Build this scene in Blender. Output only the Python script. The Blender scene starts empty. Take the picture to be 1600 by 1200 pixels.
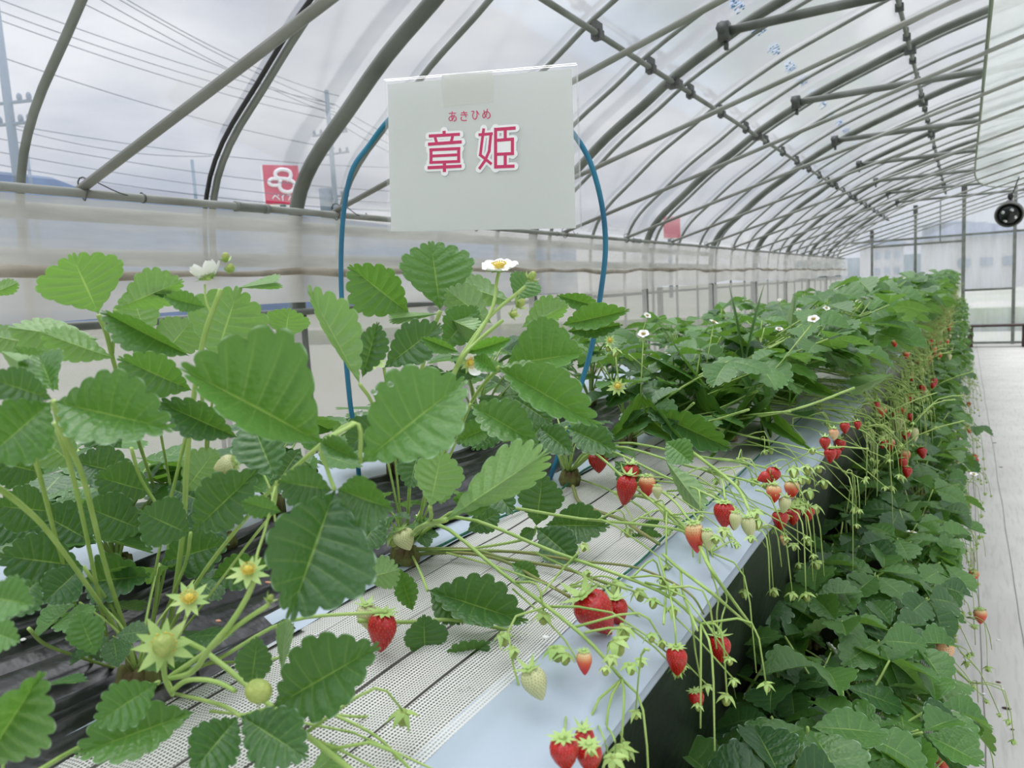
import bpy, math, random
import numpy as np
from mathutils import Matrix, Vector
random.seed(11); RNG = np.random.RandomState(5)
SC = bpy.context.scene; COL = SC.collection
PI = math.pi
# ------------------------------------------------------------------ camera
F = 1180.0; H = 1.45
def _ray(x, y): return np.array([x-800.0, 600.0-y, -F])
_dy = _ray(1507, 420); _dy /= np.linalg.norm(_dy)
_u = np.cross(_ray(-1228, 575), _dy); _u /= np.linalg.norm(_u)
if _u[1] < 0: _u = -_u
_dx = np.cross(_dy, _u)
R = np.array([_dx, _dy, _u]); CAM = np.array([0, 0, H])
def wr(x, y): return R @ (_ray(x, y)/F)
def D(x, y, d): return CAM + wr(x, y)*d
def PX(x, y, X): r = wr(x, y); return CAM + r*(X/r[0])
def PY(x, y, Y): r = wr(x, y); return CAM + r*(Y/r[1])
def PZ(x, y, Z): r = wr(x, y); return CAM + r*((Z-H)/r[2])
def depth(p): return -(R.T @ (np.array(p, float)-CAM))[2]
cam = bpy.data.cameras.new('camera'); co = bpy.data.objects.new('camera', cam); COL.objects.link(co)
m4 = Matrix([list(R[i]) + [CAM[i]] for i in range(3)] + [[0, 0, 0, 1]])
co.matrix_world = m4
cam.sensor_width = 36; cam.lens = F*36/1600; cam.clip_start = 0.02; cam.clip_end = 3000
cam.dof.use_dof = True; cam.dof.focus_distance = 0.95; cam.dof.aperture_fstop = 12
SC.camera = co
# ------------------------------------------------------------------ world and exposure
SC.view_settings.view_transform = 'Standard'; SC.view_settings.look = 'None'
SC.view_settings.exposure = 0.0; SC.view_settings.gamma = 1; SC.view_settings.use_curve_mapping = False
SC.cycles.transparent_max_bounces = 16
w = bpy.data.worlds.new('sky'); SC.world = w; w.use_nodes = True
nt = w.node_tree; nt.nodes.clear()
def nd(nt, t, **k):
    n = nt.nodes.new(t)
    for a, b in k.items():
        if a.startswith('i_'): n.inputs[a[2:].replace('_', ' ')].default_value = b
        else: setattr(n, a, b)
    return n
_tc = nd(nt, 'ShaderNodeTexCoord'); _sep = nd(nt, 'ShaderNodeSeparateXYZ')
_map = nd(nt, 'ShaderNodeMapping'); _map.inputs['Scale'].default_value = (1, 1, 3.2)
_n1 = nd(nt, 'ShaderNodeTexNoise', i_Scale=3.4, i_Detail=7.0, i_Roughness=0.5)
_r1 = nd(nt, 'ShaderNodeValToRGB')
_r1.color_ramp.elements[0].position = .33; _r1.color_ramp.elements[0].color = (.53, .57, .67, 1)
_r1.color_ramp.elements[1].position = .66; _r1.color_ramp.elements[1].color = (.95, .96, .99, 1)
_r2 = nd(nt, 'ShaderNodeMapRange'); _r2.inputs[1].default_value = .48; _r2.inputs[2].default_value = .95
_r2.inputs[3].default_value = 1.0; _r2.inputs[4].default_value = 4.6
_mx = nd(nt, 'ShaderNodeVectorMath', operation='SCALE')
_bg = nd(nt, 'ShaderNodeBackground', i_Strength=.86); _ow = nd(nt, 'ShaderNodeOutputWorld')
L = nt.links.new
L(_tc.outputs['Generated'], _map.inputs[0]); L(_map.outputs[0], _n1.inputs['Vector']); L(_n1.outputs['Fac'], _r1.inputs[0])
L(_tc.outputs['Generated'], _sep.inputs[0]); L(_sep.outputs[2], _r2.inputs[0])
L(_r1.outputs[0], _mx.inputs[0]); L(_r2.outputs[0], _mx.inputs['Scale']); L(_mx.outputs[0], _bg.inputs[0]); L(_bg.outputs[0], _ow.inputs[0])
# veiled sun behind the cloud, high on the left behind the sign
sl = bpy.data.lights.new('sun', 'SUN'); sl.energy = 1.0; sl.angle = math.radians(35); sl.color = (1, .98, .94)
so = bpy.data.objects.new('sun', sl); COL.objects.link(so)
so.rotation_euler = Vector((0.35, -0.25, -1.0)).to_track_quat('-Z', 'Y').to_euler()

# ------------------------------------------------------------------ helpers
def srgb(r, g, b):
    f = lambda c: (c/255/12.92 if c/255 <= .04045 else ((c/255+.055)/1.055)**2.4)
    return (f(r), f(g), f(b), 1)
def mat(name, col, rough=.6, metal=0, spec=.5, noise=None, bump=0, bscale=50, trans=0, coat=0, sss=0):
    m = bpy.data.materials.new(name); m.use_nodes = True; t = m.node_tree; b = t.nodes['Principled BSDF']
    b.inputs['Base Color'].default_value = col; b.inputs['Roughness'].default_value = rough
    b.inputs['Metallic'].default_value = metal; b.inputs['Specular IOR Level'].default_value = spec
    b.inputs['Coat Weight'].default_value = coat
    if sss: b.inputs['Subsurface Weight'].default_value = sss; b.inputs['Subsurface Radius'].default_value = (.004, .002, .001); b.inputs['Subsurface Scale'].default_value = 1
    tc = nd(t, 'ShaderNodeTexCoord')
    if noise:
        c2, sc = noise; n = nd(t, 'ShaderNodeTexNoise', i_Scale=sc, i_Detail=5.0)
        t.links.new(tc.outputs['Object'], n.inputs['Vector'])
        mr = nd(t, 'ShaderNodeMapRange'); mr.inputs[1].default_value = .35; mr.inputs[2].default_value = .65
        t.links.new(n.outputs['Fac'], mr.inputs[0])
        mx = nd(t, 'ShaderNodeMix', data_type='RGBA'); mx.inputs['A'].default_value = col; mx.inputs['B'].default_value = c2
        t.links.new(mr.outputs[0], mx.inputs['Factor']); t.links.new(mx.outputs['Result'], b.inputs['Base Color'])
    if bump:
        n = nd(t, 'ShaderNodeTexNoise', i_Scale=bscale, i_Detail=3.0); t.links.new(tc.outputs['Object'], n.inputs['Vector'])
        bp = nd(t, 'ShaderNodeBump', i_Strength=bump, i_Distance=.002); t.links.new(n.outputs['Fac'], bp.inputs['Height'])
        t.links.new(bp.outputs[0], b.inputs['Normal'])
    return m
def film(name, clear, col, rough=.25, dirt=None, scale=(1, 1, 1), dscale=3, gl=.5):
    """clear plastic film: part clear, part milky"""
    m = bpy.data.materials.new(name); m.use_nodes = True; t = m.node_tree; t.nodes.clear(); K = t.links.new
    o = nd(t, 'ShaderNodeOutputMaterial'); tr = nd(t, 'ShaderNodeBsdfTransparent'); tl = nd(t, 'ShaderNodeBsdfTranslucent'); df = nd(t, 'ShaderNodeBsdfDiffuse'); gs = nd(t, 'ShaderNodeBsdfGlossy')
    gs.inputs['Roughness'].default_value = rough; gs.inputs['Color'].default_value = (1, 1, 1, 1)
    tl.inputs['Color'].default_value = col; df.inputs['Color'].default_value = col
    a = nd(t, 'ShaderNodeMixShader'); a.inputs[0].default_value = .45; K(tl.outputs[0], a.inputs[1]); K(df.outputs[0], a.inputs[2])
    b = nd(t, 'ShaderNodeMixShader'); K(a.outputs[0], b.inputs[1]); K(tr.outputs[0], b.inputs[2]); b.inputs[0].default_value = clear
    if dirt is not None:
        tc = nd(t, 'ShaderNodeTexCoord'); mp = nd(t, 'ShaderNodeMapping'); mp.inputs['Scale'].default_value = scale
        n = nd(t, 'ShaderNodeTexNoise', i_Scale=dscale, i_Detail=6.0); K(tc.outputs['Object'], mp.inputs[0]); K(mp.outputs[0], n.inputs['Vector'])
        mr = nd(t, 'ShaderNodeMapRange'); mr.inputs[1].default_value = .35; mr.inputs[2].default_value = .65; mr.inputs[3].default_value = dirt; mr.inputs[4].default_value = clear
        K(n.outputs['Fac'], mr.inputs[0]); K(mr.outputs[0], b.inputs[0])
    fr = nd(t, 'ShaderNodeFresnel', i_IOR=1.35); ml = nd(t, 'ShaderNodeMath', operation='MULTIPLY'); ml.inputs[1].default_value = gl; K(fr.outputs[0], ml.inputs[0])
    c = nd(t, 'ShaderNodeMixShader'); K(ml.outputs[0], c.inputs[0]); K(b.outputs[0], c.inputs[1]); K(gs.outputs[0], c.inputs[2]); K(c.outputs[0], o.inputs[0])
    return m

class MB:
    """collects shapes into one mesh"""
    def __init__(s): s.v = []; s.f = []; s.mi = []; s.uv = []; s.n = 0
    def add(s, v, f, mi=0, uv=None):
        v = np.asarray(v, float).reshape(-1, 3); s.v.append(v)
        s.f += [tuple(i+s.n for i in q) for q in f]; s.mi += [mi]*len(f)
        s.uv.append(np.zeros((len(v), 2)) if uv is None else np.asarray(uv, float)); s.n += len(v); return s
    def box(s, a, b, mi=0, M=None):
        a = np.minimum(a, b) if False else np.array(a, float); b = np.array(b, float)
        v = np.array([[(a, b)[i][0], (a, b)[j][1], (a, b)[k][2]] for i in (0, 1) for j in (0, 1) for k in (0, 1)])
        if M is not None: v = np.array([list(M @ Vector(q)) for q in v])
        return s.add(v, [(0, 1, 3, 2), (4, 6, 7, 5), (0, 4, 5, 1), (2, 3, 7, 6), (0, 2, 6, 4), (1, 5, 7, 3)], mi)
    def tube(s, pts, r, n=8, mi=0, cap=True, smooth=0):
        P = np.array(pts, float)
        rr = np.array(r, float)*np.ones(len(P))
        if smooth:
            P, rr = catmull(P, rr, smooth)
        T = np.gradient(P, axis=0); T /= np.linalg.norm(T, axis=1)[:, None]+1e-12
        up = np.array([0, 0, 1.]) if abs(T[0][2]) < .9 else np.array([1., 0, 0])
        V = []; a = np.arange(n)*2*PI/n
        for i in range(len(P)):
            x = np.cross(up, T[i]); x /= np.linalg.norm(x)+1e-12; y = np.cross(T[i], x); up = y
            V.append(P[i] + rr[i]*(np.cos(a)[:, None]*x + np.sin(a)[:, None]*y))
        f = [(i*n+j, i*n+(j+1) % n, (i+1)*n+(j+1) % n, (i+1)*n+j) for i in range(len(P)-1) for j in range(n)]
        if cap: f += [tuple(range(n))[::-1], tuple((len(P)-1)*n+j for j in range(n))]
        return s.add(np.concatenate(V), f, mi)
    def ball(s, c, r, nu=10, nv=7, mi=0, M=None):
        r = np.array(r, float)*np.ones(3); v = []
        for j in range(nv+1):
            t = PI*j/nv
            for i in range(nu): v.append((math.sin(t)*math.cos(2*PI*i/nu)*r[0], math.sin(t)*math.sin(2*PI*i/nu)*r[1], math.cos(t)*r[2]))
        v = np.array(v)
        if M is not None: v = v @ np.array(M).T
        return s.add(v+np.array(c), [(j*nu+i, (j+1)*nu+i, (j+1)*nu+(i+1) % nu, j*nu+(i+1) % nu) for j in range(nv) for i in range(nu)], mi)
    def mesh(s, name, mats, smooth=True):
        me = bpy.data.meshes.new(name); V = np.concatenate(s.v)
        me.from_pydata(V.tolist(), [], s.f)
        for m in (mats if isinstance(mats, (list, tuple)) else [mats]): me.materials.append(m)
        me.polygons.foreach_set('material_index', s.mi)
        me.polygons.foreach_set('use_smooth', [smooth]*len(s.f))
        UV = np.concatenate(s.uv); li = np.zeros(len(me.loops), int); me.loops.foreach_get('vertex_index', li)
        ul = me.uv_layers.new(name='UVMap'); ul.data.foreach_set('uv', UV[li].ravel())
        me.update(); return me
    def obj(s, name, mats, parent=None, smooth=True, loc=None):
        return link(name, s.mesh(name, mats, smooth), parent, loc)
def catmull(P, rr, k):
    Q = np.vstack([2*P[0]-P[1], P, 2*P[-1]-P[-2]]); out = []; ro = []
    for i in range(1, len(Q)-2):
        for j in range(k):
            t = j/k; a, b, c, d = Q[i-1], Q[i], Q[i+1], Q[i+2]
            out.append(.5*((2*b)+(-a+c)*t+(2*a-5*b+4*c-d)*t*t+(-a+3*b-3*c+d)*t**3)); ro.append(rr[i-1]*(1-t)+rr[i]*t)
    out.append(P[-1]); ro.append(rr[-1]); return np.array(out), np.array(ro)
def link(name, data, parent=None, loc=None):
    o = bpy.data.objects.new(name, data); COL.objects.link(o)
    if loc is not None: o.location = tuple(loc)
    if parent is not None: o.parent = parent
    return o
def tag(o, label, cat, group=None, kind=None):
    o['label'] = label; o['category'] = cat
    if group: o['group'] = group
    if kind: o['kind'] = kind
    return o
def struct(o): o['kind'] = 'structure'; return o
def empty(name, loc=(0, 0, 0), parent=None):
    o = link(name, None, parent, loc); o.empty_display_size = .05; return o
def here(mb, c):
    """shift collected shapes so that c is the object's origin"""
    mb.v = [v-np.array(c) for v in mb.v]; return mb

ORD = 'first second third fourth fifth sixth seventh eighth ninth tenth eleventh twelfth'.split()
# ------------------------------------------------------------------ materials
M = {}
M['steel'] = mat('grey_steel', srgb(138, 142, 136), .5, .25, noise=(srgb(112, 116, 108), 6))
M['steel_dark'] = mat('weathered_steel', srgb(118, 122, 114), .55, .2, noise=(srgb(92, 96, 88), 5))
M['steel_pale'] = mat('pale_steel', srgb(152, 154, 148), .5, .2, noise=(srgb(130, 132, 122), 5))
M['clamp'] = mat('clamp_metal', srgb(92, 94, 92), .5, .4)
M['roof_film'] = film('roof_film', .90, (.85, .9, 1, 1), .15, .82, (1, .15, 1), 3, .35)
M['gable_film'] = film('gable_film', .60, (.84, .88, .97, 1), .3, .42, (3, 1, .5), 2, .3)
M['side_film'] = film('side_film', .46, (.66, .65, .62, 1), .35, .12, (1, .6, 5), 2.5, .3)
M['side_film_clear'] = film('side_film_clear', .25, (.72, .70, .66, 1), .35, .12, (1, .6, 5), 2.5, .3)
M['curtain'] = film('curtain_film', .42, (.66, .71, .69, 1), .25, .3, (2, .4, 1), 3, .4)
M['sleeve'] = film('sleeve_film', .82, (1, 1, 1, 1), .08, None, gl=1)
M['blue_ink'] = mat('blue_ink', srgb(110, 160, 215), .6)
M['black_film'] = mat('black_film', srgb(15, 16, 18), .32, noise=(srgb(26, 26, 28), 20), bump=1.0, bscale=40)
M['white_film'] = mat('white_film', srgb(172, 184, 196), .28, spec=.5, bump=.35, bscale=9)
M['soil'] = mat('soil', srgb(70, 48, 34), .95, noise=(srgb(28, 20, 16), 60), bump=1, bscale=120)
M['blue_hoop'] = mat('blue_plastic', srgb(36, 120, 150), .35, spec=.5, noise=(srgb(28, 100, 135), 14))
M['paper'] = mat('white_paper', srgb(244, 246, 243), .5, noise=(srgb(238, 241, 240), 8))
_t = M['paper'].node_tree; _b = _t.nodes['Principled BSDF']; _o = _t.nodes['Material Output']; _tl = nd(_t, 'ShaderNodeBsdfTranslucent'); _tl.inputs['Color'].default_value = srgb(244, 246, 243); _ms = nd(_t, 'ShaderNodeMixShader'); _ms.inputs[0].default_value = .55
_t.links.new(_b.outputs[0], _ms.inputs[1]); _t.links.new(_tl.outputs[0], _ms.inputs[2]); _t.links.new(_ms.outputs[0], _o.inputs[0])
M['sticker'] = mat('white_sticker', srgb(240, 240, 240), .4)
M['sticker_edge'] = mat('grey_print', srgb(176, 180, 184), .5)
M['pink'] = mat('magenta_print', srgb(200, 50, 100), .5)
M['tape'] = mat('tape', srgb(214, 214, 206), .3)
M['brown'] = mat('dark_brown_wood', srgb(58, 36, 32), .6)
M['concrete'] = mat('pole_concrete', srgb(120, 135, 150), .8)
M['wire'] = mat('wire_black', srgb(70, 80, 92), .7)
M['red_board'] = mat('red_board', srgb(200, 20, 70), .5)
M['white_paint'] = mat('white_paint', srgb(235, 235, 240), .5)
M['black'] = mat('black_plastic', srgb(30, 32, 32), .35)
M['chrome'] = mat('chrome', srgb(200, 205, 205), .12, 1)
M['cord'] = mat('green_cord', srgb(20, 110, 80), .7, noise=(srgb(10, 70, 50), 300))
M['stem'] = mat('stem_green', srgb(140, 172, 84), .5, noise=(srgb(166, 192, 110), 25), sss=.15)
M['stem_dark'] = mat('runner_green', srgb(120, 142, 70), .5, noise=(srgb(128, 118, 70), 18))
M['sepal'] = mat('sepal_green', srgb(140, 175, 90), .55, noise=(srgb(176, 198, 120), 60))
M['bud'] = mat('bud_green', srgb(168, 180, 96), .5, noise=(srgb(140, 160, 76), 120), bump=.6, bscale=500)
M['petal'] = mat('white_petal', srgb(250, 250, 246), .6, sss=.1)
M['pollen'] = mat('yellow_centre', srgb(234, 212, 96), .7, noise=(srgb(216, 188, 70), 300), bump=1, bscale=700)
M['seed_y'] = mat('achene_yellow', srgb(186, 100, 44), .4)
M['seed_g'] = mat('achene_green', srgb(140, 130, 60), .5)
M['ripe'] = mat('ripe_flesh', srgb(192, 16, 26), .24, spec=.6, noise=(srgb(160, 8, 20), 5), sss=.06)
M['unripe'] = mat('unripe_flesh', srgb(196, 204, 142), .45, noise=(srgb(214, 212, 168), 40), sss=.15)
M['litter'] = mat('dead_petal', srgb(190, 140, 110), .8)
M['dry_leaf'] = mat('dry_leaf', srgb(120, 84, 50), .9, noise=(srgb(84, 60, 40), 40))
M['crown'] = mat('crown_brown', srgb(120, 128, 66), .8, noise=(srgb(92, 74, 46), 50), bump=1, bscale=90)
M['drop'] = mat('water_drop', (1, 1, 1, 1), .03); M['drop'].node_tree.nodes['Principled BSDF'].inputs['Transmission Weight'].default_value = 1
def blush():
    m = mat('blushing_flesh', srgb(220, 60, 50), .3, sss=.15); t = m.node_tree; b = t.nodes['Principled BSDF']
    tc = nd(t, 'ShaderNodeTexCoord'); sp = nd(t, 'ShaderNodeSeparateXYZ'); t.links.new(tc.outputs['Object'], sp.inputs[0])
    cr = nd(t, 'ShaderNodeValToRGB'); e = cr.color_ramp.elements
    e[0].position = 0; e[0].color = srgb(205, 30, 34); e[1].position = 1; e[1].color = srgb(226, 206, 150)
    x = e.new(.5); x.color = srgb(222, 96, 66)
    mr = nd(t, 'ShaderNodeMapRange'); mr.inputs[1].default_value = -.9; mr.inputs[2].default_value = -.1
    t.links.new(sp.outputs[2], mr.inputs[0]); t.links.new(mr.outputs[0], cr.inputs[0]); t.links.new(cr.outputs[0], b.inputs['Base Color'])
    return m
M['blush'] = blush()
M['cream'] = mat('cream_flesh', srgb(236, 206, 160), .4, noise=(srgb(226, 160, 120), 1.2), sss=.15)

def leaf_material(name, top, top2, under, trans, edge=srgb(196, 220, 200)):
    m = bpy.data.materials.new(name); m.use_nodes = True; t = m.node_tree; K = t.links.new
    b = t.nodes['Principled BSDF']; o = t.nodes['Material Output']
    uv = nd(t, 'ShaderNodeUVMap'); sp = nd(t, 'ShaderNodeSeparateXYZ'); K(uv.outputs[0], sp.inputs[0])
    def mt(op, a, bb=None, clamp=False):
        n = nd(t, 'ShaderNodeMath', operation=op); n.use_clamp = clamp
        for i, q in enumerate((a, bb)):
            if q is None: continue
            if isinstance(q, (int, float)): n.inputs[i].default_value = q
            else: K(q, n.inputs[i])
        return n.outputs[0]
    fr = mt('FRACT', sp.outputs[0]); d = mt('ABSOLUTE', mt('SUBTRACT', fr, .5))
    # side vein, fades towards the margin; midrib
    side = mt('SUBTRACT', 1.0, mt('MULTIPLY', d, 11.0), True); fade = mt('SUBTRACT', 1.0, sp.outputs[1], True)
    side = mt('MULTIPLY', side, mt('POWER', fade, .6))
    mid = mt('SUBTRACT', 1.0, mt('MULTIPLY', sp.outputs[1], 26.0), True)
    vein = mt('MAXIMUM', mt('MULTIPLY', side, .38), mid, True)
    mar = mt('MULTIPLY', mt('SUBTRACT', sp.outputs[1], .955), 22.0, True)
    mar = mt('MULTIPLY', mar, mt('SUBTRACT', 1.0, mt('MULTIPLY', d, 3.2), True))
    tc = nd(t, 'ShaderNodeTexCoord'); oi = nd(t, 'ShaderNodeObjectInfo')
    no = nd(t, 'ShaderNodeTexNoise', i_Scale=35.0, i_Detail=3.0); K(tc.outputs['Object'], no.inputs['Vector'])
    f1 = mt('ADD', mt('MULTIPLY', no.outputs['Fac'], .7), mt('MULTIPLY', oi.outputs['Random'], .8)); f1 = mt('SUBTRACT', f1, .35, True)
    def mix(a, bb, f):
        n = nd(t, 'ShaderNodeMix', data_type='RGBA'); K(f, n.inputs['Factor'])
        for s, q in (('A', a), ('B', bb)):
            if isinstance(q, tuple): n.inputs[s].default_value = q
            else: K(q, n.inputs[s])
        return n.outputs['Result']
    c = mix(top, top2, f1)
    c = mix(c, srgb(168, 200, 100), mt('MULTIPLY', vein, .55))
    geo = nd(t, 'ShaderNodeNewGeometry')
    c = mix(c, mix(under, srgb(176, 206, 118), vein), geo.outputs['Backfacing'])
    c = mix(c, edge, mt('MULTIPLY', mar, .8))
    K(c, b.inputs['Base Color']); b.inputs['Roughness'].default_value = .33; b.inputs['Specular IOR Level'].default_value = .45
    vo = nd(t, 'ShaderNodeTexVoronoi', i_Scale=300.0); K(tc.outputs['Object'], vo.inputs['Vector'])
    bp = nd(t, 'ShaderNodeBump', i_Strength=.6, i_Distance=.0008); K(vo.outputs['Distance'], bp.inputs['Height']); K(bp.outputs[0], b.inputs['Normal'])
    tl = nd(t, 'ShaderNodeBsdfTranslucent'); tl.inputs['Color'].default_value = srgb(150, 200, 60)
    c2 = mix(srgb(130, 186, 58), srgb(180, 214, 110), vein); K(c2, tl.inputs['Color'])
    ms = nd(t, 'ShaderNodeMixShader'); ms.inputs[0].default_value = trans; K(b.outputs[0], ms.inputs[1]); K(tl.outputs[0], ms.inputs[2]); K(ms.outputs[0], o.inputs[0])
    return m
M['leaf'] = leaf_material('leaf_green', srgb(68, 110, 50), srgb(94, 136, 70), srgb(130, 160, 108), .24)
M['leaf_young'] = leaf_material('young_leaf_green', srgb(76, 124, 56), srgb(98, 144, 74), srgb(132, 166, 104), .34)
M['leaf_old'] = leaf_material('old_leaf_green', srgb(48, 86, 46), srgb(64, 102, 54), srgb(114, 144, 98), .2)
def net_material(name, sy, sx, hole, col, axes=(0, 1)):
    m = bpy.data.materials.new(name); m.use_nodes = True; t = m.node_tree; K = t.links.new
    b = t.nodes['Principled BSDF']; b.inputs['Base Color'].default_value = col; b.inputs['Roughness'].default_value = .5; o = t.nodes['Material Output']
    tc = nd(t, 'ShaderNodeTexCoord'); sp = nd(t, 'ShaderNodeSeparateXYZ'); K(tc.outputs['Object'], sp.inputs[0])
    outs = []
    for k, (ax, s) in enumerate(((axes[0], sx), (axes[1], sy))):
        a = nd(t, 'ShaderNodeMath', operation='MULTIPLY'); a.inputs[1].default_value = 1/s; K(sp.outputs[ax], a.inputs[0])
        f = nd(t, 'ShaderNodeMath', operation='FRACT'); K(a.outputs[0], f.inputs[0])
        g = nd(t, 'ShaderNodeMath', operation='GREATER_THAN'); g.inputs[1].default_value = 1-hole[k]; K(f.outputs[0], g.inputs[0]); outs.append(g.outputs[0])
    mu = nd(t, 'ShaderNodeMath', operation='MULTIPLY'); K(outs[0], mu.inputs[0]); K(outs[1], mu.inputs[1])
    tr = nd(t, 'ShaderNodeBsdfTransparent'); ms = nd(t, 'ShaderNodeMixShader'); K(mu.outputs[0], ms.inputs[0]); K(b.outputs[0], ms.inputs[1]); K(tr.outputs[0], ms.inputs[2]); K(ms.outputs[0], o.inputs[0])
    return m
M['net'] = net_material('white_net', .0030, .0030, (.50, .66), srgb(216, 216, 209))
M['side_net'] = net_material('side_net', .004, .004, (.5, .5), srgb(216, 214, 208), (1, 2))

# ------------------------------------------------------------------ strawberry parts
def leaflet(W=.8, N=9, per=4, rows=7, skew=1.5, tooth=.062, pucker=.012, seed=0, tip=0.0):
    """unit-length leaflet: returns x (signed across), y (along), z (pucker), uv, faces.  side: 0 = +x, 1 = -x"""
    rs = np.random.RandomState(seed); n = N*per; out = []
    for sgn in (1, -1):
        t = np.linspace(0, 1, n+1); th = PI*t
        y = (1-np.cos(th))/2
        y = y**.92
        x = W/2*np.sin(PI*np.clip(y, 0, 1)**skew)**.92
        x[-1] = 0
        # rounded teeth, stronger away from the base
        fr = (t*N) % 1.0
        tw = np.abs(np.sin(PI*fr**.85))**.6
        env = np.clip((t-.12)/.14, 0, 1)*(.8+.4*rs.rand(n+1)*0+.15*np.sin(7*t+seed))
        nx = np.gradient(y); ny = -np.gradient(x); ln = np.hypot(nx, ny)+1e-9; nx, ny = nx/ln, ny/ln
        nx[-1], ny[-1] = 0, 1
        d = tooth*env*(tw-.35)
        x = x + nx*d; y = y + (ny+.35)*d; x[0] = 0; x[-1] = 0; x = np.maximum(x, 0)
        ym = np.clip(np.linspace(0, 1, n+1)**1.1*.97, 0, None); ym[-1] = y[-1]-.012
        s = np.linspace(0, 1, rows+1)**.9
        X = x[:, None]*s; Yy = ym[:, None]*(1-s)+y[:, None]*s
        bend = np.sin(PI*s)*.02; Yy -= bend*(1-t[:, None])
        Z = pucker*(np.sin(PI*np.clip(s*1.05, 0, 1))**.7)*(.5+.5*np.cos(2*PI*t[:, None]*N))*np.sin(PI*np.clip(t, .02, .98))[:, None]
        Z += rs.randn()*.0
        U = np.repeat((t*N)[:, None], rows+1, 1); V = np.repeat(s[None], n+1, 0)
        out.append((sgn, X*sgn, Yy, Z, U, V))
    return out, n, rows
def leaflet_faces(n, rows, off, sgn):
    f = []
    for i in range(n):
        for j in range(rows):
            a = off+i*(rows+1)+j; b = a+1; c = a+rows+2; d = a+rows+1
            f.append((a, b, c, d) if sgn > 0 else (a, d, c, b))
    return f
def add_leaflet(mb, B, A, Wv, Nv, Lr, Wr, fold=(12, 12), curl=.1, cup=0.0, twist=0.0, seed=0, N=9, per=4, rows=7, mi=0, skew=1.3, pucker=.012, tooth=.062):
    """B base, A/Wv/Nv unit axes (along, across, top normal), Lr length, Wr full width"""
    halves, n, rows = leaflet(Wr/Lr, N, per, rows, skew, tooth, pucker, seed)
    rs = np.random.RandomState(seed+77); ph = rs.rand()*6
    for (sgn, X, Yy, Z, U, V) in halves:
        f = math.radians(fold[0] if sgn > 0 else fold[1])
        ax = np.abs(X); w = Wr/Lr/2
        xx = sgn*(ax*math.cos(f)); zz = ax*math.sin(f)+Z
        zz = zz - cup*(ax/w)**2*w - curl*Yy**2 + .018*np.sin(5*Yy+ph)*(ax/w) + twist*X*Yy
        P = B + Lr*(xx[..., None]*Wv + Yy[..., None]*A + zz[..., None]*Nv)
        mb.add(P.reshape(-1, 3), leaflet_faces(n, rows, 0, sgn), mi, np.stack([U.ravel(), V.ravel()], 1))
    return mb
def unit(v): v = np.array(v, float); return v/(np.linalg.norm(v)+1e-12)

def trifoliate(mb, L0, Q, A, Nn, rs, N=8, per=3, rows=5, rand=1.0, mi=0, ratio=.86):
    """three leaflets on the end Q of a petiole; A direction of the middle one, Nn top normal"""
    A = unit(A); Nn = unit(Nn-np.dot(Nn, A)*A); S = np.cross(A, Nn)
    for k, (ang, sc) in enumerate(((0, 1.0), (74, .93), (-74, .93))):
        a = math.radians(ang+rs.uniform(-8, 8)*rand)
        dirv = math.cos(a)*A + math.sin(a)*S
        tilt = math.radians(rs.uniform(-16, 10)*rand); nn = unit(Nn + .12*rs.randn(3)*rand)
        nn = unit(nn-np.dot(nn, dirv)*dirv)
        dirv2 = math.cos(tilt)*dirv + math.sin(tilt)*nn; nn2 = math.cos(tilt)*nn - math.sin(tilt)*dirv
        Wv = np.cross(dirv2, nn2)
        fo = rs.uniform(4, 30)
        add_leaflet(mb, Q+dirv2*.004, dirv2, Wv, nn2, L0*sc*rs.uniform(.92, 1.06), L0*sc*ratio*rs.uniform(.92, 1.06), (fo+rs.uniform(-5, 5), fo), rs.uniform(.02, .26), rs.uniform(-.1, .22), rs.uniform(-.25, .25), rs.randint(999), N, per, rows, mi, pucker=.014)

# sepals, buds, berries and flowers ---------------------------------------------------------------
def add_calyx(mb, c, ax, r, n=9, mi=0, up=.25, rs=None, wd=.37):
    rs = rs or RNG; ax = unit(ax); t = unit(np.cross(ax, (0.3, .9, .2))); b = np.cross(ax, t)
    for k in range(n):
        a = 2*PI*k/n+rs.uniform(-.12, .12); d = math.cos(a)*t+math.sin(a)*b; s = np.cross(ax, d)
        l = r*rs.uniform(.85, 1.15); u = up*rs.uniform(.4, 1.6); w = l*wd*.5
        pts = []
        for q, (f, ww) in enumerate(((.05, .55), (.35, 1.0), (.7, .62), (1.0, .03))):
            h = l*(u*f*f - .12*f)
            for z in (-1, 0, 1): pts.append(c + d*l*f + s*w*ww*z + ax*(-h if False else h) + ax*(0 if z else -.05*l*0))
        f = [(i*3+j, i*3+j+1, i*3+j+4, i*3+j+3) for i in range(3) for j in range(2)]
        mb.add(pts, f, mi)
def rot_to(ax):
    """matrix with local -Z along ax"""
    z = -unit(ax); x = unit(np.cross((.13, .97, .21), z)); y = np.cross(z, x); return np.stack([x, y, z], 1)
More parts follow.
